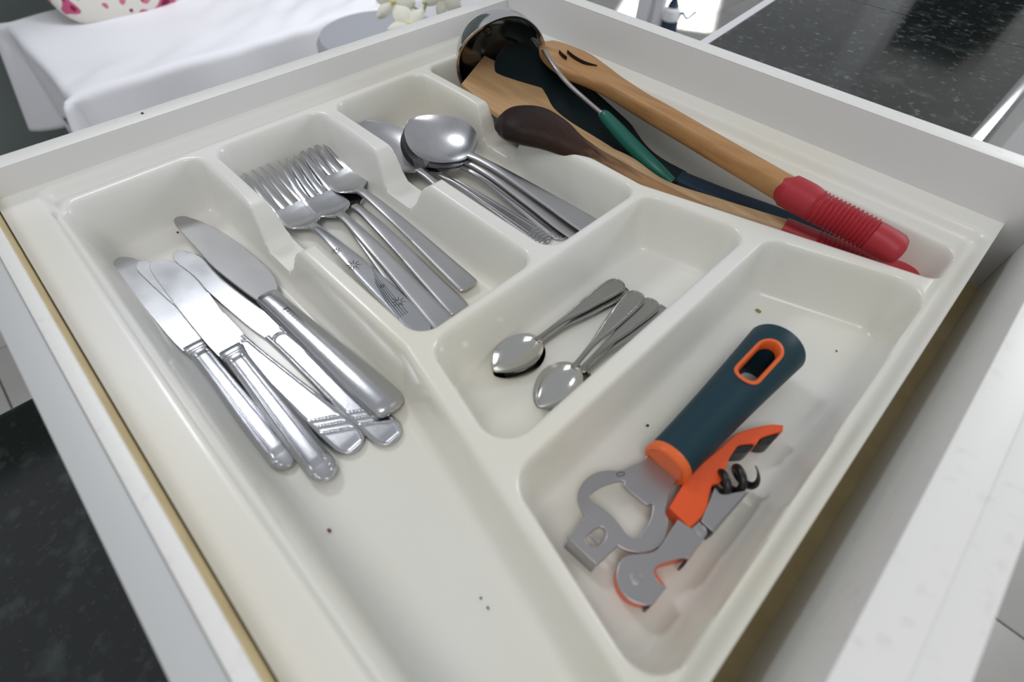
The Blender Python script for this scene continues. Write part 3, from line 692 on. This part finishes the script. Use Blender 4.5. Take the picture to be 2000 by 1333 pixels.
for g in (g1, g2): cpart('finger_grip', slab([outline(g, 4)], 8.6, .3, F0(-30.2)), 'black', None, 'black finger grip insert')
body = [(369.86, -262.88, 1), (370.54, -270.50), (370.95, -275.77), (370.31, -280.60), (366.62, -285.58), (363.83, -289.53), (363.54, -293.44), (365.39, -297.71), (369.18, -300.69), (374.35, -301.23), (379.42, -298.66), (381.38, -296.09, 1), (381.55, -287.62, 1), (378.88, -288.22), (375.57, -287.29), (374.54, -284.84), (375.51, -281.17), (379.70, -274.62), (381.90, -272.64, 1), (381.53, -259.22, 1), (376.53, -257.32, 1), (375.64, -262.17, 1)]
bd = cpart('body', slab([outline(body, 5)], 1.5, .3, F0(-28.0)), 'steel_plate')
v, f = slab([outline([(373.51, -261.36, 1), (373.31, -268.47), (372.54, -274.54), (371.29, -279.78), (367.63, -285.02), (364.82, -288.55), (363.80, -292.81), (365.02, -296.51), (368.77, -300.13), (374.48, -300.67), (379.94, -297.34), (381.62, -294.79, 1), (381.43, -286.74, 1), (379.04, -286.14), (375.82, -285.45), (374.95, -283.20), (376.14, -279.71), (380.43, -273.02), (382.09, -271.31, 1), (381.39, -257.73, 1), (376.75, -255.52, 1), (376.17, -260.13, 1)], 5)], 6, .4, F0(-30.5))
cpart('body_core', (v, f), 'orange_paint', bd, 'orange core under the steel plate')
for bx in (((250,1205),(292,1222)), ((455,950),(500,965))):
    pass
cpart('edge_stop', box(*sorted((380.74, 381.94)), *sorted((-276.52, -273.04)), -36, -29.7, .5), 'black', bd, 'black edge stop')
cpart('edge_stop', box(*sorted((379.75, 381.23)), *sorted((-298.35, -295.78)), -36.8, -30.0, .5), 'black', bd, 'black edge stop')
c0 = (371.56, -293.48, -28.0); c1 = (378.79, -260.15, -28.0)
cpart('rivet', lathe([(.1, .5), (1.6, .45), (2.5, .2), (2.7, -.3), (.1, -.3)], 20, c0), 'steel_plate', bd)
cpart('rivet', lathe([(.1, .5), (1.6, .45), (2.5, .2), (2.7, -.3), (.1, -.3)], 20, c1), 'steel_plate', bd)
arm = [(373.17, -239.76, 1), (376.41, -240.39), (378.85, -237.66), (382.84, -231.74, 1), (383.84, -232.10, 1), (382.42, -256.85, 1), (376.90, -256.64, 1), (375.77, -251.26), (374.51, -245.30)]
cpart('arm', slab([outline(arm, 4)], 1.5, .3, F0(-28.2)), 'steel_plate')
armw = [(383.82, -230.21, 1), (384.47, -230.94, 1), (383.33, -256.18, 1), (382.26, -256.11, 1)]
cpart('arm_wall', slab([outline(armw, 3)], 7, .3, F0(-29.4)), 'steel_plate')
cpart('hinge', slab([[(376.99, -256.28), (377.10, -255.17), (382.72, -255.83), (382.80, -257.89), (382.02, -258.30)]], 7, .3, F0(-29.2)), 'black', None, 'black hinge block')
h0 = Vector((372.71, -238.16, -31.0)); h1 = Vector((381.65, -220.0, -31.0))
hx = (h1 - h0); hl = hx.length; hx.normalize(); hs = hx.cross(Vector((0, 0, 1))).normalized(); hu = hs.cross(hx)
pts = []; ra = []
for k in range(60):
    t = k / 59; a = -PI * .6 + t * 2 * PI * 2.6; r = 4.6 * min(1, t * 6 + .1)
    p = h0 + hx * (hl * t) + hs * (math.cos(a) * r) + hu * (math.sin(a) * r); pts.append(tuple(p)); ra.append(1.8 if t < .85 else max(.35, 1.8 * (1 - t) / .15))
cpart('spiral', sweep(pts, ra, ra, 160, 12), 'black', None, 'black coated spiral worm', 50)

# ------------------------------------------------------------------ long utensils at the back
def ut(name, label, cat, o): return thing(name, label, cat, o)
def upart(root, o, name, b, m_, label=None, parent=None, sm=40):
    x = obj(name, raw(name, shift(b[0], o), b[1], m_, sm), parent or root)
    if label: x['label'] = label
    return x
# black nylon spatula lowest
o = (224.6, -40.2, -40.0)
ny = ut('nylon_spatula', 'black nylon spatula with navy handle lying under the wooden tools', 'spatula', o)
pth = [(49.7, -37.2, 3.0), (62.0, -42.3, 0.0), (89.4, -50.4, -7.0), (124.0, -57.2, -15.0), (166.4, -59.9, -24.0), (204.2, -58.0, -29.0), (233.0, -53.8, -31.0)]
upart(ny, o, 'head', sweep(pth, [12, 26, 34, 36, 27, 13, 8], [1.2, 1.6, 1.8, 2, 2.6, 4, 5], 70, 36, 3.2, [-.18, -.18, -.2, -.22, -.18, -.08, 0]), 'nylon')
upart(ny, o, 'handle', sweep([(231.4, -54.6, -31.0), (264.8, -49.8, -31.5), (312.3, -40.5, -32.0), (360.0, -33.1, -32.5), (386.5, -29.1, -33.0)], [7.5, 8, 8.5, 8.5, 6.5], [5.5, 5.5, 6, 6, 4.5], 50, 24, 2.6), 'navy', 'navy blue handle')
# steel ladle
o = (-19.0, 25.7, -40.0)
la = ut('soup_ladle', 'chrome soup ladle with green handle, its bowl tipped on its side in the corner', 'ladle', o)
cb = Vector((60.55, -67.1, 2.0)); nn = Vector((.87, -.40, -.30)).normalized(); Rb = 35.5
seg = 64; v = []; f = []; prof = []
X0 = (Vector(R_) - nn * Vector(R_).dot(nn)).normalized(); Y0 = nn.cross(X0)
def lrow(r, h, wav):
    out = []
    for j in range(seg):
        a = 2 * PI * j / seg; hh = h + wav * 2.4 * math.cos(3 * a + .5); out.append(tuple(cb + nn * hh + (X0 * math.cos(a) + Y0 * math.sin(a)) * (r + wav * .9 * math.cos(3 * a + .5)))); 
    return out
rows = [(0.3, -33, 0)] + [(Rb * math.sin(t), -33 * math.cos(t), (t / (PI / 2)) ** 6) for t in np.linspace(.08, PI / 2, 22)] + [(Rb + 1.6, .8, 1), (Rb + 1.0, 1.3, 1)] + [((Rb - 1.1) * math.sin(t), -31.8 * math.cos(t) + .6, (t / (PI / 2)) ** 6) for t in np.linspace(PI / 2, .08, 22)] + [(.3, -31.8, 0)]
for r in rows: v += lrow(*r)
f = grid_faces(len(rows), seg, True)
upart(la, o, 'bowl', (v, f), 'steel_shiny', None, None, 50)
at = cb + X0 * (Rb + .5) + nn * .5
upart(la, o, 'shank', sweep([tuple(at - nn * 14 - X0 * 2.2), tuple(at), (95.4, -52.2, 13.0), (117.5, -64.8, 12.0), (132.6, -66.1, 6.0), (148.7, -64.7, 0.0), (167.2, -66.0, -4.0)], [4, 3.4, 2, 1.7, 1.6, 1.6, 1.6], [.8, 1, 1.3, 1.6, 1.6, 1.6, 1.6], 60, 14), 'steel_plate')
upart(la, o, 'handle', sweep([(164.8, -65.4, -4.0), (168.1, -65.8, -4.5), (195.1, -70.0, -12.0), (217.8, -71.4, -19.0), (233.7, -69.0, -25.0)], [2.8, 4.2, 5.4, 5.2, 3.6], [2.8, 4.2, 5, 5, 3.4], 40, 24), 'green', 'green plastic handle')
upart(la, o, 'ferrule', lathe([(1.8, 0), (2.8, .4), (3.2, 3), (1.8, 3.2)], 18, (163.4, -64.8, -4.0), Vector((179.8, -69.4, -7.0)) - Vector((163.4, -64.8, -4.0))), 'steel_plate')
# flat wooden turner with red grip
o = (200, -80, -40)
tu = ut('wooden_turner', 'flat pale wooden turner, its red ribbed grip along the divider', 'turner', o)
zf = lambda x: -5.5 - (x - 45) * .07
pts = [(57, -105.5, 1), (84, -110), (104, -112.5), (116, -110), (140, -99), (165, -91.5), (190, -88.5, 1), (190, -78, 1), (172, -77.5), (146, -77), (126, -73), (110, -64), (97, -57.5), (88, -55.5), (60, -58), (34, -60, 1)]
upart(tu, o, 'blade', slab([outline(pts, 6)], 4.2, .8, ((0, 0, zf(0)), (1, 0, -.07), (0, 1, 0)), 2), 'wood', None, None, 20)
upart(tu, o, 'handle', sweep([(178, -83.2, zf(178) - 2.2), (205, -82.5, -18), (236.0, -88.1, -19.0), (272.9, -78.5, -19.5), (315.4, -65.1, -20.0)], [4.6, 5.4, 5.8, 5.8, 5.8], [2.4, 4, 5, 5, 5], 50, 20), 'wood2')
def ribs(a, b, step, amp):
    return lambda s: np.where((s > a) & (s < b), amp * np.cos(2 * PI * (s - a) / step), 0)
upart(tu, o, 'grip', sweep([(312.0, -65.5, -21.0), (322.2, -63.8, -21.5), (340.0, -59.1, -22.5), (363.0, -51.4, -25.0), (382.3, -40.9, -29.0), (387.6, -37.6, -30.0)], [7.0, 7.2, 6.6, 6.8, 7.2, 5.2], [6.4, 6.6, 6.2, 6.2, 6, 4], 220, 24, 2.4, None, ribs(20, 56, 2.6, .55)), 'red', 'red ribbed silicone grip')
# dark stained wooden spoon
o = (121.8, -66.6, -40.0)
ds = ut('wooden_spoon', 'dark-stained wooden spoon lying face down on the pale turner', 'spoon', o)
pth = [(121.8, -128.3, -7.0), (123.8, -127.2, -5.5), (131.7, -122.4, -3.0), (143.7, -118.5, -1.5), (161.6, -114.6, -2.0), (180.5, -112.1, -5.0), (198.1, -108.6, -8.0), (221.1, -104.6, -11.0), (246.2, -98.7, -15.0), (272.7, -90.0, -20.0)]
b = sweep(pth, [4, 11, 20, 22, 16, 9.5, 7, 6.3, 6, 6], [2, 5.2, 9, 10.2, 9, 7, 5.8, 5.3, 5, 5], 90, 32, 2.2, [.1, .1, .1, .1, .05, 0, 0, 0, 0, 0])
b1, b2 = split(b, 90, 32, 42)
upart(ds, o, 'head', b1, 'stained'); upart(ds, o, 'handle', b2, 'stained')
# slotted wooden spoon with red grip
o = (165.1, 29.2, -40.0)
ss = ut('slotted_spoon', 'honey-coloured slotted wooden spoon with red ribbed grip leaning on the drawer side', 'spoon', o)
pth = [(72.8, -28.6, 7.0), (77.8, -30.4, 7.0), (95.8, -36.8, 7.5), (116.1, -39.8, 7.0), (136.9, -40.0, 5.5), (157.8, -41.5, 4.0), (181.8, -45.3, 3.0), (206.5, -49.4, 3.0), (251.5, -57.2, 3.0), (307.0, -66.5, 3.0)]
b = sweep(pth, [3, 8, 14, 16, 12.5, 9, 7.6, 7.2, 7, 7], [2, 3.6, 4.6, 5.2, 5.6, 6.2, 6.6, 7, 7, 7], 110, 32, 3.5, [-.1, -.1, -.1, -.1, -.08, 0, 0, 0, 0, 0])
b1, b2 = split(b, 110, 32, 50)
hd = upart(ss, o, 'head', b1, 'honey')
for a in ([(105.3, -38.7, 14.2), (115.3, -41.9, 14.0), (125.7, -42.0, 13.2), (134.1, -37.4, 11.6)], [(100.7, -43.0, 14.0), (106.9, -45.8, 14.0), (112.0, -46.8, 13.6)]):
    k = len(a); upart(ss, o, 'slot', sweep([(q[0], q[1], q[2] - .9) for q in a], [.2] + [.5] * (k - 2) + [.2], [1.6] * k, 24, 10), 'stained', None, hd)
upart(ss, o, 'handle', b2, 'honey', 'darker honey-brown handle')
upart(ss, o, 'grip', sweep([(303.7, -65.6, 3.0), (305.1, -66.0, 3.0), (315.1, -66.3, 2.5), (325.1, -67.4, 2.0), (342.9, -65.0, 0.0), (360.7, -63.9, -2.0), (368.8, -63.5, -3.0), (371.4, -63.0, -3.5)], [7.6, 9.4, 9.6, 8.6, 8.4, 8.6, 9.2, 8.2], [7.6, 9.2, 9.4, 8.6, 8.4, 8.2, 7.6, 6.4], 260, 28, 2.3, None, ribs(19, 52, 2.45, .6)), 'red', 'red ribbed silicone grip')

# ------------------------------------------------------------------ crumbs
def crumb(p, r, m_, label, st=(1, 1, 1)):
    bm = bmesh.new(); bmesh.ops.create_icosphere(bm, subdivisions=2, radius=1)
    v = []
    for q in bm.verts:
        k = 1 + .25 * math.sin(q.co.x * 7 + p[0]) * math.cos(q.co.y * 5 + p[1]); v.append((q.co.x * r * st[0] * k, q.co.y * r * st[1] * k, q.co.z * r * st[2] * k))
    bm.verts.index_update(); f = [[q.index for q in t.verts] for t in bm.faces]; bm.free()
    x = obj('crumb', raw('crumb', v, f, m_)); x.location = Vector(p) * MM; tag(x, label, 'crumb')
crumb((333.7, -230.7, -36.5), .75, 'crumb', 'small black crumb on the compartment wall beside the teal handle')
crumb((269.5, -366.8, -39.5), .8, 'crumb_brown', 'tiny reddish-brown crumb alone on the floor below the knives', (1.3, .8, .6))
crumb((337.7, -339.3, -39.5), .55, 'crumb', 'nearer of two black specks on the front of the knife compartment', (1.3, .7, .6))
crumb((333.2, -338.9, -39.5), .45, 'crumb', 'farther of two black specks on the front of the knife compartment')
crumb((34.7, -332.6, -39.5), .6, 'crumb', 'tiny black speck beside the tip of the largest knife')
crumb((332.9, -119.6, -39.3), 1.3, 'crumb_green', 'yellowish green crumb on the floor behind the teal handle', (1.4, .9, .4))
crumb((377.9, -115.5, -39.5), .5, 'crumb_brown', 'minute brown speck in the corner beyond the teal handle')
crumb((-8.5, -309.8, 15.6), .8, 'crumb', 'black speck on the top edge of the back panel')
crumb((419.4, -20.8, -40.4), 1.6, 'crumb_brown', 'brown splinter in the gap beside the drawer front', (.5, 3.0, .4))

# ------------------------------------------------------------------ black granite worktops
def bullnose(x0, x1, y0, y1, z, th, side, skew=0.0):
    r = th / 2; prof = []
    a = [(x0, z - th), (x0, z)] if side > 0 else [(x1, z), (x1, z - th)]
    if side > 0:
        for k in range(13): t = PI / 2 - PI * k / 12; a.append((x1 - r + r * math.cos(t), z - r + r * math.sin(t)))
    else:
        for k in range(13): t = -PI / 2 - PI * k / 12; a.append((x0 + r + r * math.cos(t), z - r + r * math.sin(t)))
    n = len(a); v = [(p[0] + (skew * y0 if p[0] == x0 and side > 0 else 0), y0, p[1]) for p in a] + [(p[0] + (skew * y1 if p[0] == x0 and side > 0 else 0), y1, p[1]) for p in a]
    f = [(i, (i + 1) % n, n + (i + 1) % n, n + i) for i in range(n)] + [list(range(n)), list(range(2 * n - 1, n - 1, -1))]
    return v, f
og = (260, 300, -22)
wt = thing('worktop', 'speckled black granite worktop beyond the drawer side with polished rounded edge', 'worktop', og)
SEAM = ((232.4, 292.3, 0.0), (336.0, 296.5, 0.0))
ysm = 293.45
for y0, y1 in ((24, ysm - .5), (ysm + .5, 1100)):
    b = bullnose(162.6, 372, y0, y1, 0, 24, 1, -.0865)
    obj('slab', raw('slab', shift(b[0], og), b[1], 'granite', 40), wt)
v = [(x + 162.4 - .0865 * y, y, z) for x in (-7.5, 0) for y in (24, 1100) for z in (-24, .6)]
x = obj('sunlit_edge', raw('sunlit_edge', shift(v, og), [(0, 1, 3, 2), (4, 6, 7, 5), (0, 4, 5, 1), (2, 3, 7, 6), (0, 2, 6, 4), (1, 5, 7, 3)], 'post', 0), wt); x['label'] = 'white strip painted as sunlight along its far edge'  # sunlight on the granite edge, put in as a white strip
tu_ = thing('reflection_unit', 'added unseen white unit with black glass door, reflected in the worktop', 'cabinet', (240, 1300, FZ))  # added out of view to mirror as a dark rectangle in the granite
b = box(84, 396, 1112, 1500, FZ + 60, 900, 2); obj('carcass', raw('carcass', shift(b[0], (240, 1300, FZ)), b[1], 'cabinet', 30), tu_)
b = box(96, 390, 1130, 1490, FZ, FZ + 59.8); obj('plinth', raw('plinth', shift(b[0], (240, 1300, FZ)), b[1], 'cabinet', 0), tu_)
b = box(108, 290, 1100.2, 1111.8, 5, 300, 1); obj('door', raw('door', shift(b[0], (240, 1300, FZ)), b[1], 'reflected_glass', 30), tu_)
oc = (260, 300, FZ)
cb_ = thing('base_cabinet', 'white kitchen base cabinet carrying the far granite worktop', 'cabinet', oc)
obj('carcass', raw('carcass', shift(box(160, 330, 60, 1100, FZ + 100, -24.2, 1)[0], oc), box(160, 330, 60, 1100, FZ + 100, -24.2, 1)[1], 'cabinet', 30), cb_)
obj('plinth', raw('plinth', shift(box(170, 310, 80, 1100, FZ, FZ + 99.8)[0], oc), box(170, 310, 80, 1100, FZ, FZ + 99.8)[1], 'cabinet', 0), cb_)
for k in range(2):
    b = box(330.3, 348, 66 + k * 520, 66 + k * 520 + 514, FZ + 105, -40, 1.5); obj('door', raw('door', shift(b[0], oc), b[1], 'cabinet', 30), cb_)
og2 = (100, -700, -160)
w2 = thing('worktop', 'black granite worktop lower down at the left, dark and out of focus', 'worktop', og2)
b = bullnose(-28, 700, -1300, -470, -150, 26, -1)
obj('slab', raw('slab', shift(b[0], og2), b[1], 'granite_dark', 40), w2)
oc2 = (300, -800, FZ)
c2 = thing('base_cabinet', 'white base cabinet under the lower left granite worktop', 'cabinet', oc2)
b = box(10, 690, -1290, -490, FZ + 100, -176.5, 1); obj('carcass', raw('carcass', shift(b[0], oc2), b[1], 'cabinet', 30), c2)
b = box(30, 670, -1270, -510, FZ, FZ + 99.8); obj('plinth', raw('plinth', shift(b[0], oc2), b[1], 'cabinet', 0), c2)

# ------------------------------------------------------------------ bench with white cloth, cushion
BZ = -400
xb0, xb1, yb0, yb1 = -1745, -1170, -238, 1500
ob_ = (-1450, 500, FZ)
be = thing('daybed', 'low dark-framed daybed hidden under a white cloth', 'bench', ob_)
b = box(xb0 + 25, xb1 - 25, yb0 + 25, yb1 - 25, BZ - 130, BZ - 8, 10); obj('mattress', raw('mattress', shift(b[0], ob_), b[1], 'stool', 30), be)
for xx in (xb0 + 70, xb1 - 70):
    for yy in (yb0 + 90, yb1 - 90):
        b = box(xx - 25, xx + 25, yy - 25, yy + 25, FZ, BZ - 131, 3); obj('leg', raw('leg', shift(b[0], ob_), b[1], 'dark_metal', 30), be)
# cloth: top with rounded edges and hanging sides
nu, nv = 110, 170; v = []; rng = np.random.RandomState(3)
ph = rng.rand(12) * 6.28
def cloth(u, w_):
    # u across (x), w_ along (y): values beyond the top hang down
    x0, x1, y0, y1 = xb0, xb1, yb0, yb1
    def fold(a, lo, hi):
        if a < lo: return lo, lo - a
        if a > hi: return hi, a - hi
        return a, 0.0
    x, dx = fold(u, x0, x1); y, dy = fold(w_, y0, y1)
    sx = -1 if u < x0 else 1; sy = -1 if w_ < y0 else 1
    wr_ = 3.0 * math.sin(x * .013 + y * .004 + ph[0]) + 2.2 * math.sin(y * .011 - x * .02 + ph[1]) + 1.5 * math.sin(y * .03 + x * .012 + ph[2])
    wr_ += 4 * math.exp(-((x - xb1 + 60) / 50) ** 2) * math.sin(y * .035 + x * .03) + 7 * max(0, min(1, (y - 50) / 500)) * math.sin(x * .05 + y * .04 + ph[4]) * math.sin(y * .017 + 1)
    tt = (x1 - x) / (x1 - x0); dy *= (0.72 + 1.3 * tt * tt) if sy < 0 else 1.0
    if sx < 0: dx *= 1.6
    r = 16
    px, py, pz = x, y, BZ + wr_
    def hang(d):
        if d < r * PI / 2: return r * math.sin(d / r), -r * (1 - math.cos(d / r))
        return r, -r - (d - r * PI / 2)
    if dx > 0 and dy > 0:
        a = math.atan2(dy, dx); d = math.hypot(dx, dy) * max(math.cos(a), math.sin(a)) ** .85; h, vz = hang(d)
        fl_ = 30 + .32 * d * math.sin(2 * a); px += sx * (h + fl_ * math.cos(a) * math.sin(2 * a)); py += sy * (h + fl_ * math.sin(a) * math.sin(2 * a)); pz += vz * (.93)
    elif dx > 0:
        h, vz = hang(dx); px += sx * (h + 5 * math.sin(y * .02 + ph[5]) * min(1, dx / 80) + .06 * dx); pz += vz
    elif dy > 0:
        h, vz = hang(dy); px2 = x; py += sy * (h + 6 * math.sin(x * .02 + ph[6]) * min(1, dy / 80) + .06 * dy); pz += vz
    return px, py, pz
DR = 165
us = np.concatenate([np.linspace(xb0 - DR, xb0, 26)[:-1], np.linspace(xb0, xb1, 60), np.linspace(xb1, xb1 + DR, 26)[1:]])
ws = np.concatenate([np.linspace(yb0 - DR, yb0, 26)[:-1], np.linspace(yb0, yb1, 130), np.linspace(yb1, yb1 + DR, 26)[1:]])
v = [cloth(a, c) for a in us for c in ws]
cl = raw('bed_cloth', shift(v, (-1450, 500, BZ)), grid_faces(len(us), len(ws)), 'cloth', 80)
co = obj('bed_cloth', cl); co.location = Vector((-1450, 500, BZ)) * MM
so = co.modifiers.new('thickness', 'SOLIDIFY'); so.thickness = .0015
tag(co, 'white cotton cloth spread over the daybed behind the drawer', 'cloth')
# cushion
n1, n2 = 40, 60; v = []; cw, chh, ct = 210, 210, 75
for i in range(n1):
    for j in range(n2):
        a = -PI / 2 + PI * i / (n1 - 1); b = 2 * PI * j / n2
        ca, sa = math.cos(a), math.sin(a)
        kx = math.copysign(abs(math.cos(b)) ** .45, math.cos(b)); ky = math.copysign(abs(math.sin(b)) ** .45, math.sin(b))
        rr = abs(ca) ** .55
        v.append((cw * rr * kx, chh * rr * ky, ct * math.copysign(abs(sa) ** .9, sa) * (1 - .35 * rr ** 4)))
cu = obj('cushion', raw('cushion', v, grid_faces(n1, n2, True), 'floral', 80))
tag(cu, 'white cushion with crimson and pink flower print on the white cloth', 'cushion')
cu.rotation_euler = (math.radians(0), math.radians(58), math.radians(6))
cu.location = Vector((-1690, 60, BZ + 166)) * MM

# ------------------------------------------------------------------ grey stool and orchid
os_ = (-1200, 500, FZ)
sx_, sy_ = -863.16, 346.38
os_ = (sx_ + 30, sy_ + 40, FZ)
st_ = thing('stool', 'round grey upholstered stool between the cloth and the drawer', 'stool', os_)
obj('seat', raw('seat', *lathe([(5, 570), (120, 571), (150, 566), (160, 552), (160, 525), (152, 512), (5, 510)], 48), 'stool'), st_)
for k in range(4):
    a = k * PI / 2 + .4; obj('leg', raw('leg', *sweep([(90 * math.cos(a), 90 * math.sin(a), 512), (130 * math.cos(a), 130 * math.sin(a), 0)], [14, 9], [14, 9], 8, 14), 'dark_metal'), st_)
ox, oy = -420, 260
oo2 = (-430, 330, FZ)
pt = thing('plant_table', 'small dark side table under the orchid behind the drawer', 'table', oo2)
obj('table_top', raw('table_top', *lathe([(5, 480), (120, 480), (123, 477), (123, 468), (5, 466)], 40), 'stool'), pt)
obj('pedestal', raw('pedestal', *lathe([(90, 0), (92, 8), (20, 22), (14, 60), (14, 466)], 28), 'dark_metal'), pt)
orr = (-430, 330, FZ + 480)
oc_ = thing('potted_orchid', 'white orchid blooms on green stems showing over the drawer back', 'plant', orr)
obj('pot', raw('pot', *lathe([(5, 0), (38, 0), (44, 60), (50, 90), (46, 90), (42, 78), (5, 76)], 36), 'pot'), oc_)
def opart(name, b, m_, parent=None): return obj(name, raw(name, shift(b[0], orr), b[1], m_, 60), parent or oc_)
stemtop = [(-400.8, 194.0, -150.0), (-413.3, 211.5, -142.0), (-415.8, 219.1, -133.0), (-418.1, 225.0, -120.0), (-420.3, 232.9, -90.0)]
opart('stem', sweep([(-430, 330, FZ + 550), (-425, 290, -250), (-413.0, 191.4, -180.0)] + stemtop, [2.4] * 8, [2.4] * 8, 60, 10), 'stem')
opart('stem', sweep([(-408.2, 201.3, -140.0), (-425.4, 200.2, -138.0), (-442.2, 199.7, -136.0), (-454.9, 204.3, -134.0)], [1.8, 1.8, 1.6, 1.5], [1.8, 1.8, 1.6, 1.5], 24, 8), 'stem')
opart('stem', sweep([(-387.9, 259.2, -140.0), (-392.8, 257.3, -134.0), (-401.3, 258.3, -128.0), (-418.7, 242.7, -120.0), (-418.1, 225.0, -120.0)], [2, 2, 1.9, 1.8, 1.8], [2, 2, 1.9, 1.8, 1.8], 30, 8), 'stem')
opart('stake', sweep([(-415, 350, FZ + 540), (-403.9, 280.3, -150.0), (-390.2, 270.0, -130.0), (-359.5, 247.4, -80.0)], [3.4] * 4, [3.4] * 4, 30, 10), 'stake')
def flower(c, face, size, ang):
    c = Vector(c); Z = Vector(face).normalized(); Xv = Z.orthogonal().normalized(); Yv = Z.cross(Xv)
    ctr = opart('flower', lathe([(.4, 7), (3, 6), (4.4, 3), (3.6, -1), (.4, -2)], 14, c, Z), 'petal_lip')
    for k in range(5):
        a = ang + 2 * PI * k / 5; wdt = 1.0 if k in (1, 4) else .62
        d = Xv * math.cos(a) + Yv * math.sin(a); s = Z.cross(d); v = []
        n, mv = 12, 9
        for i in range(n):
            t = i / (n - 1); hw = size * .42 * wdt * max(.04, math.sin(PI * min(1, t * .93 + .05)) ** .6)
            for j in range(mv):
                q_ = -1 + 2 * j / (mv - 1)
                v.append(tuple(c + d * (size * t) + s * (hw * q_) + Z * (size * .10 * math.sin(PI * t) - size * .10 * q_ * q_ + 1.2)))
        nV = len(v); f = grid_faces(n, mv); v += [tuple(Vector(q_) - Z * .7) for q_ in v]; f += [tuple(reversed([i + nV for i in q_])) for q_ in grid_faces(n, mv)]
        opart('petal', (v, f), 'petal', ctr)
tocam = Vector((373, -367, 180))
for px, fa, sz, an in (((-445.3, 174.8, -130.0), (.75, -.45, .45), 36, .3), ((-372.6, 150.8, -140.0), (.55, -.3, .75), 36, 1.1), ((-401.5, 241.0, -126.0), (.75, -.6, .2), 34, .1)):
    flower(px, fa, sz, an)

# ------------------------------------------------------------------ jug by the doorway
jp = Vector((-670.5, 1470.3, -520.0)); jo = (jp.x, jp.y, FZ)
jg = thing('watering_jug', 'small white and blue-black jug with a dark hooked spout in the bright doorway', 'jug', jo)
hh = jp.z - FZ
S_ = 0.46
obj('body', raw('body', *lathe([(3, 0), (28, 0), (30, 6), (30, hh + 6), (29, hh + 10)], 36), 'jug_blue'), jg)
obj('shoulder', raw('shoulder', *lathe([(29, hh + 10), (31, hh + 18), (27, hh + 42), (14, hh + 54), (2, hh + 55)], 36), 'jug_white'), jg)
obj('lid', raw('lid', *lathe([(20, hh + 50), (17, hh + 58), (10, hh + 72), (12, hh + 105), (2, hh + 106)], 30), 'jug_blue'), jg)
rv = Vector((R_.x, R_.y, 0)).normalized()
obj('spout', raw('spout', *sweep([tuple(rv * 27 + Vector((0, 0, hh + 10))), tuple(rv * 36 + Vector((0, 0, hh + 32))), tuple(rv * 58 + Vector((0, 0, hh + 14))), tuple(rv * 84 + Vector((0, 0, hh + 36)))], [5, 4.6, 4, 5], [5, 4.6, 4, 5], 30, 12), 'jug_blue'), jg)
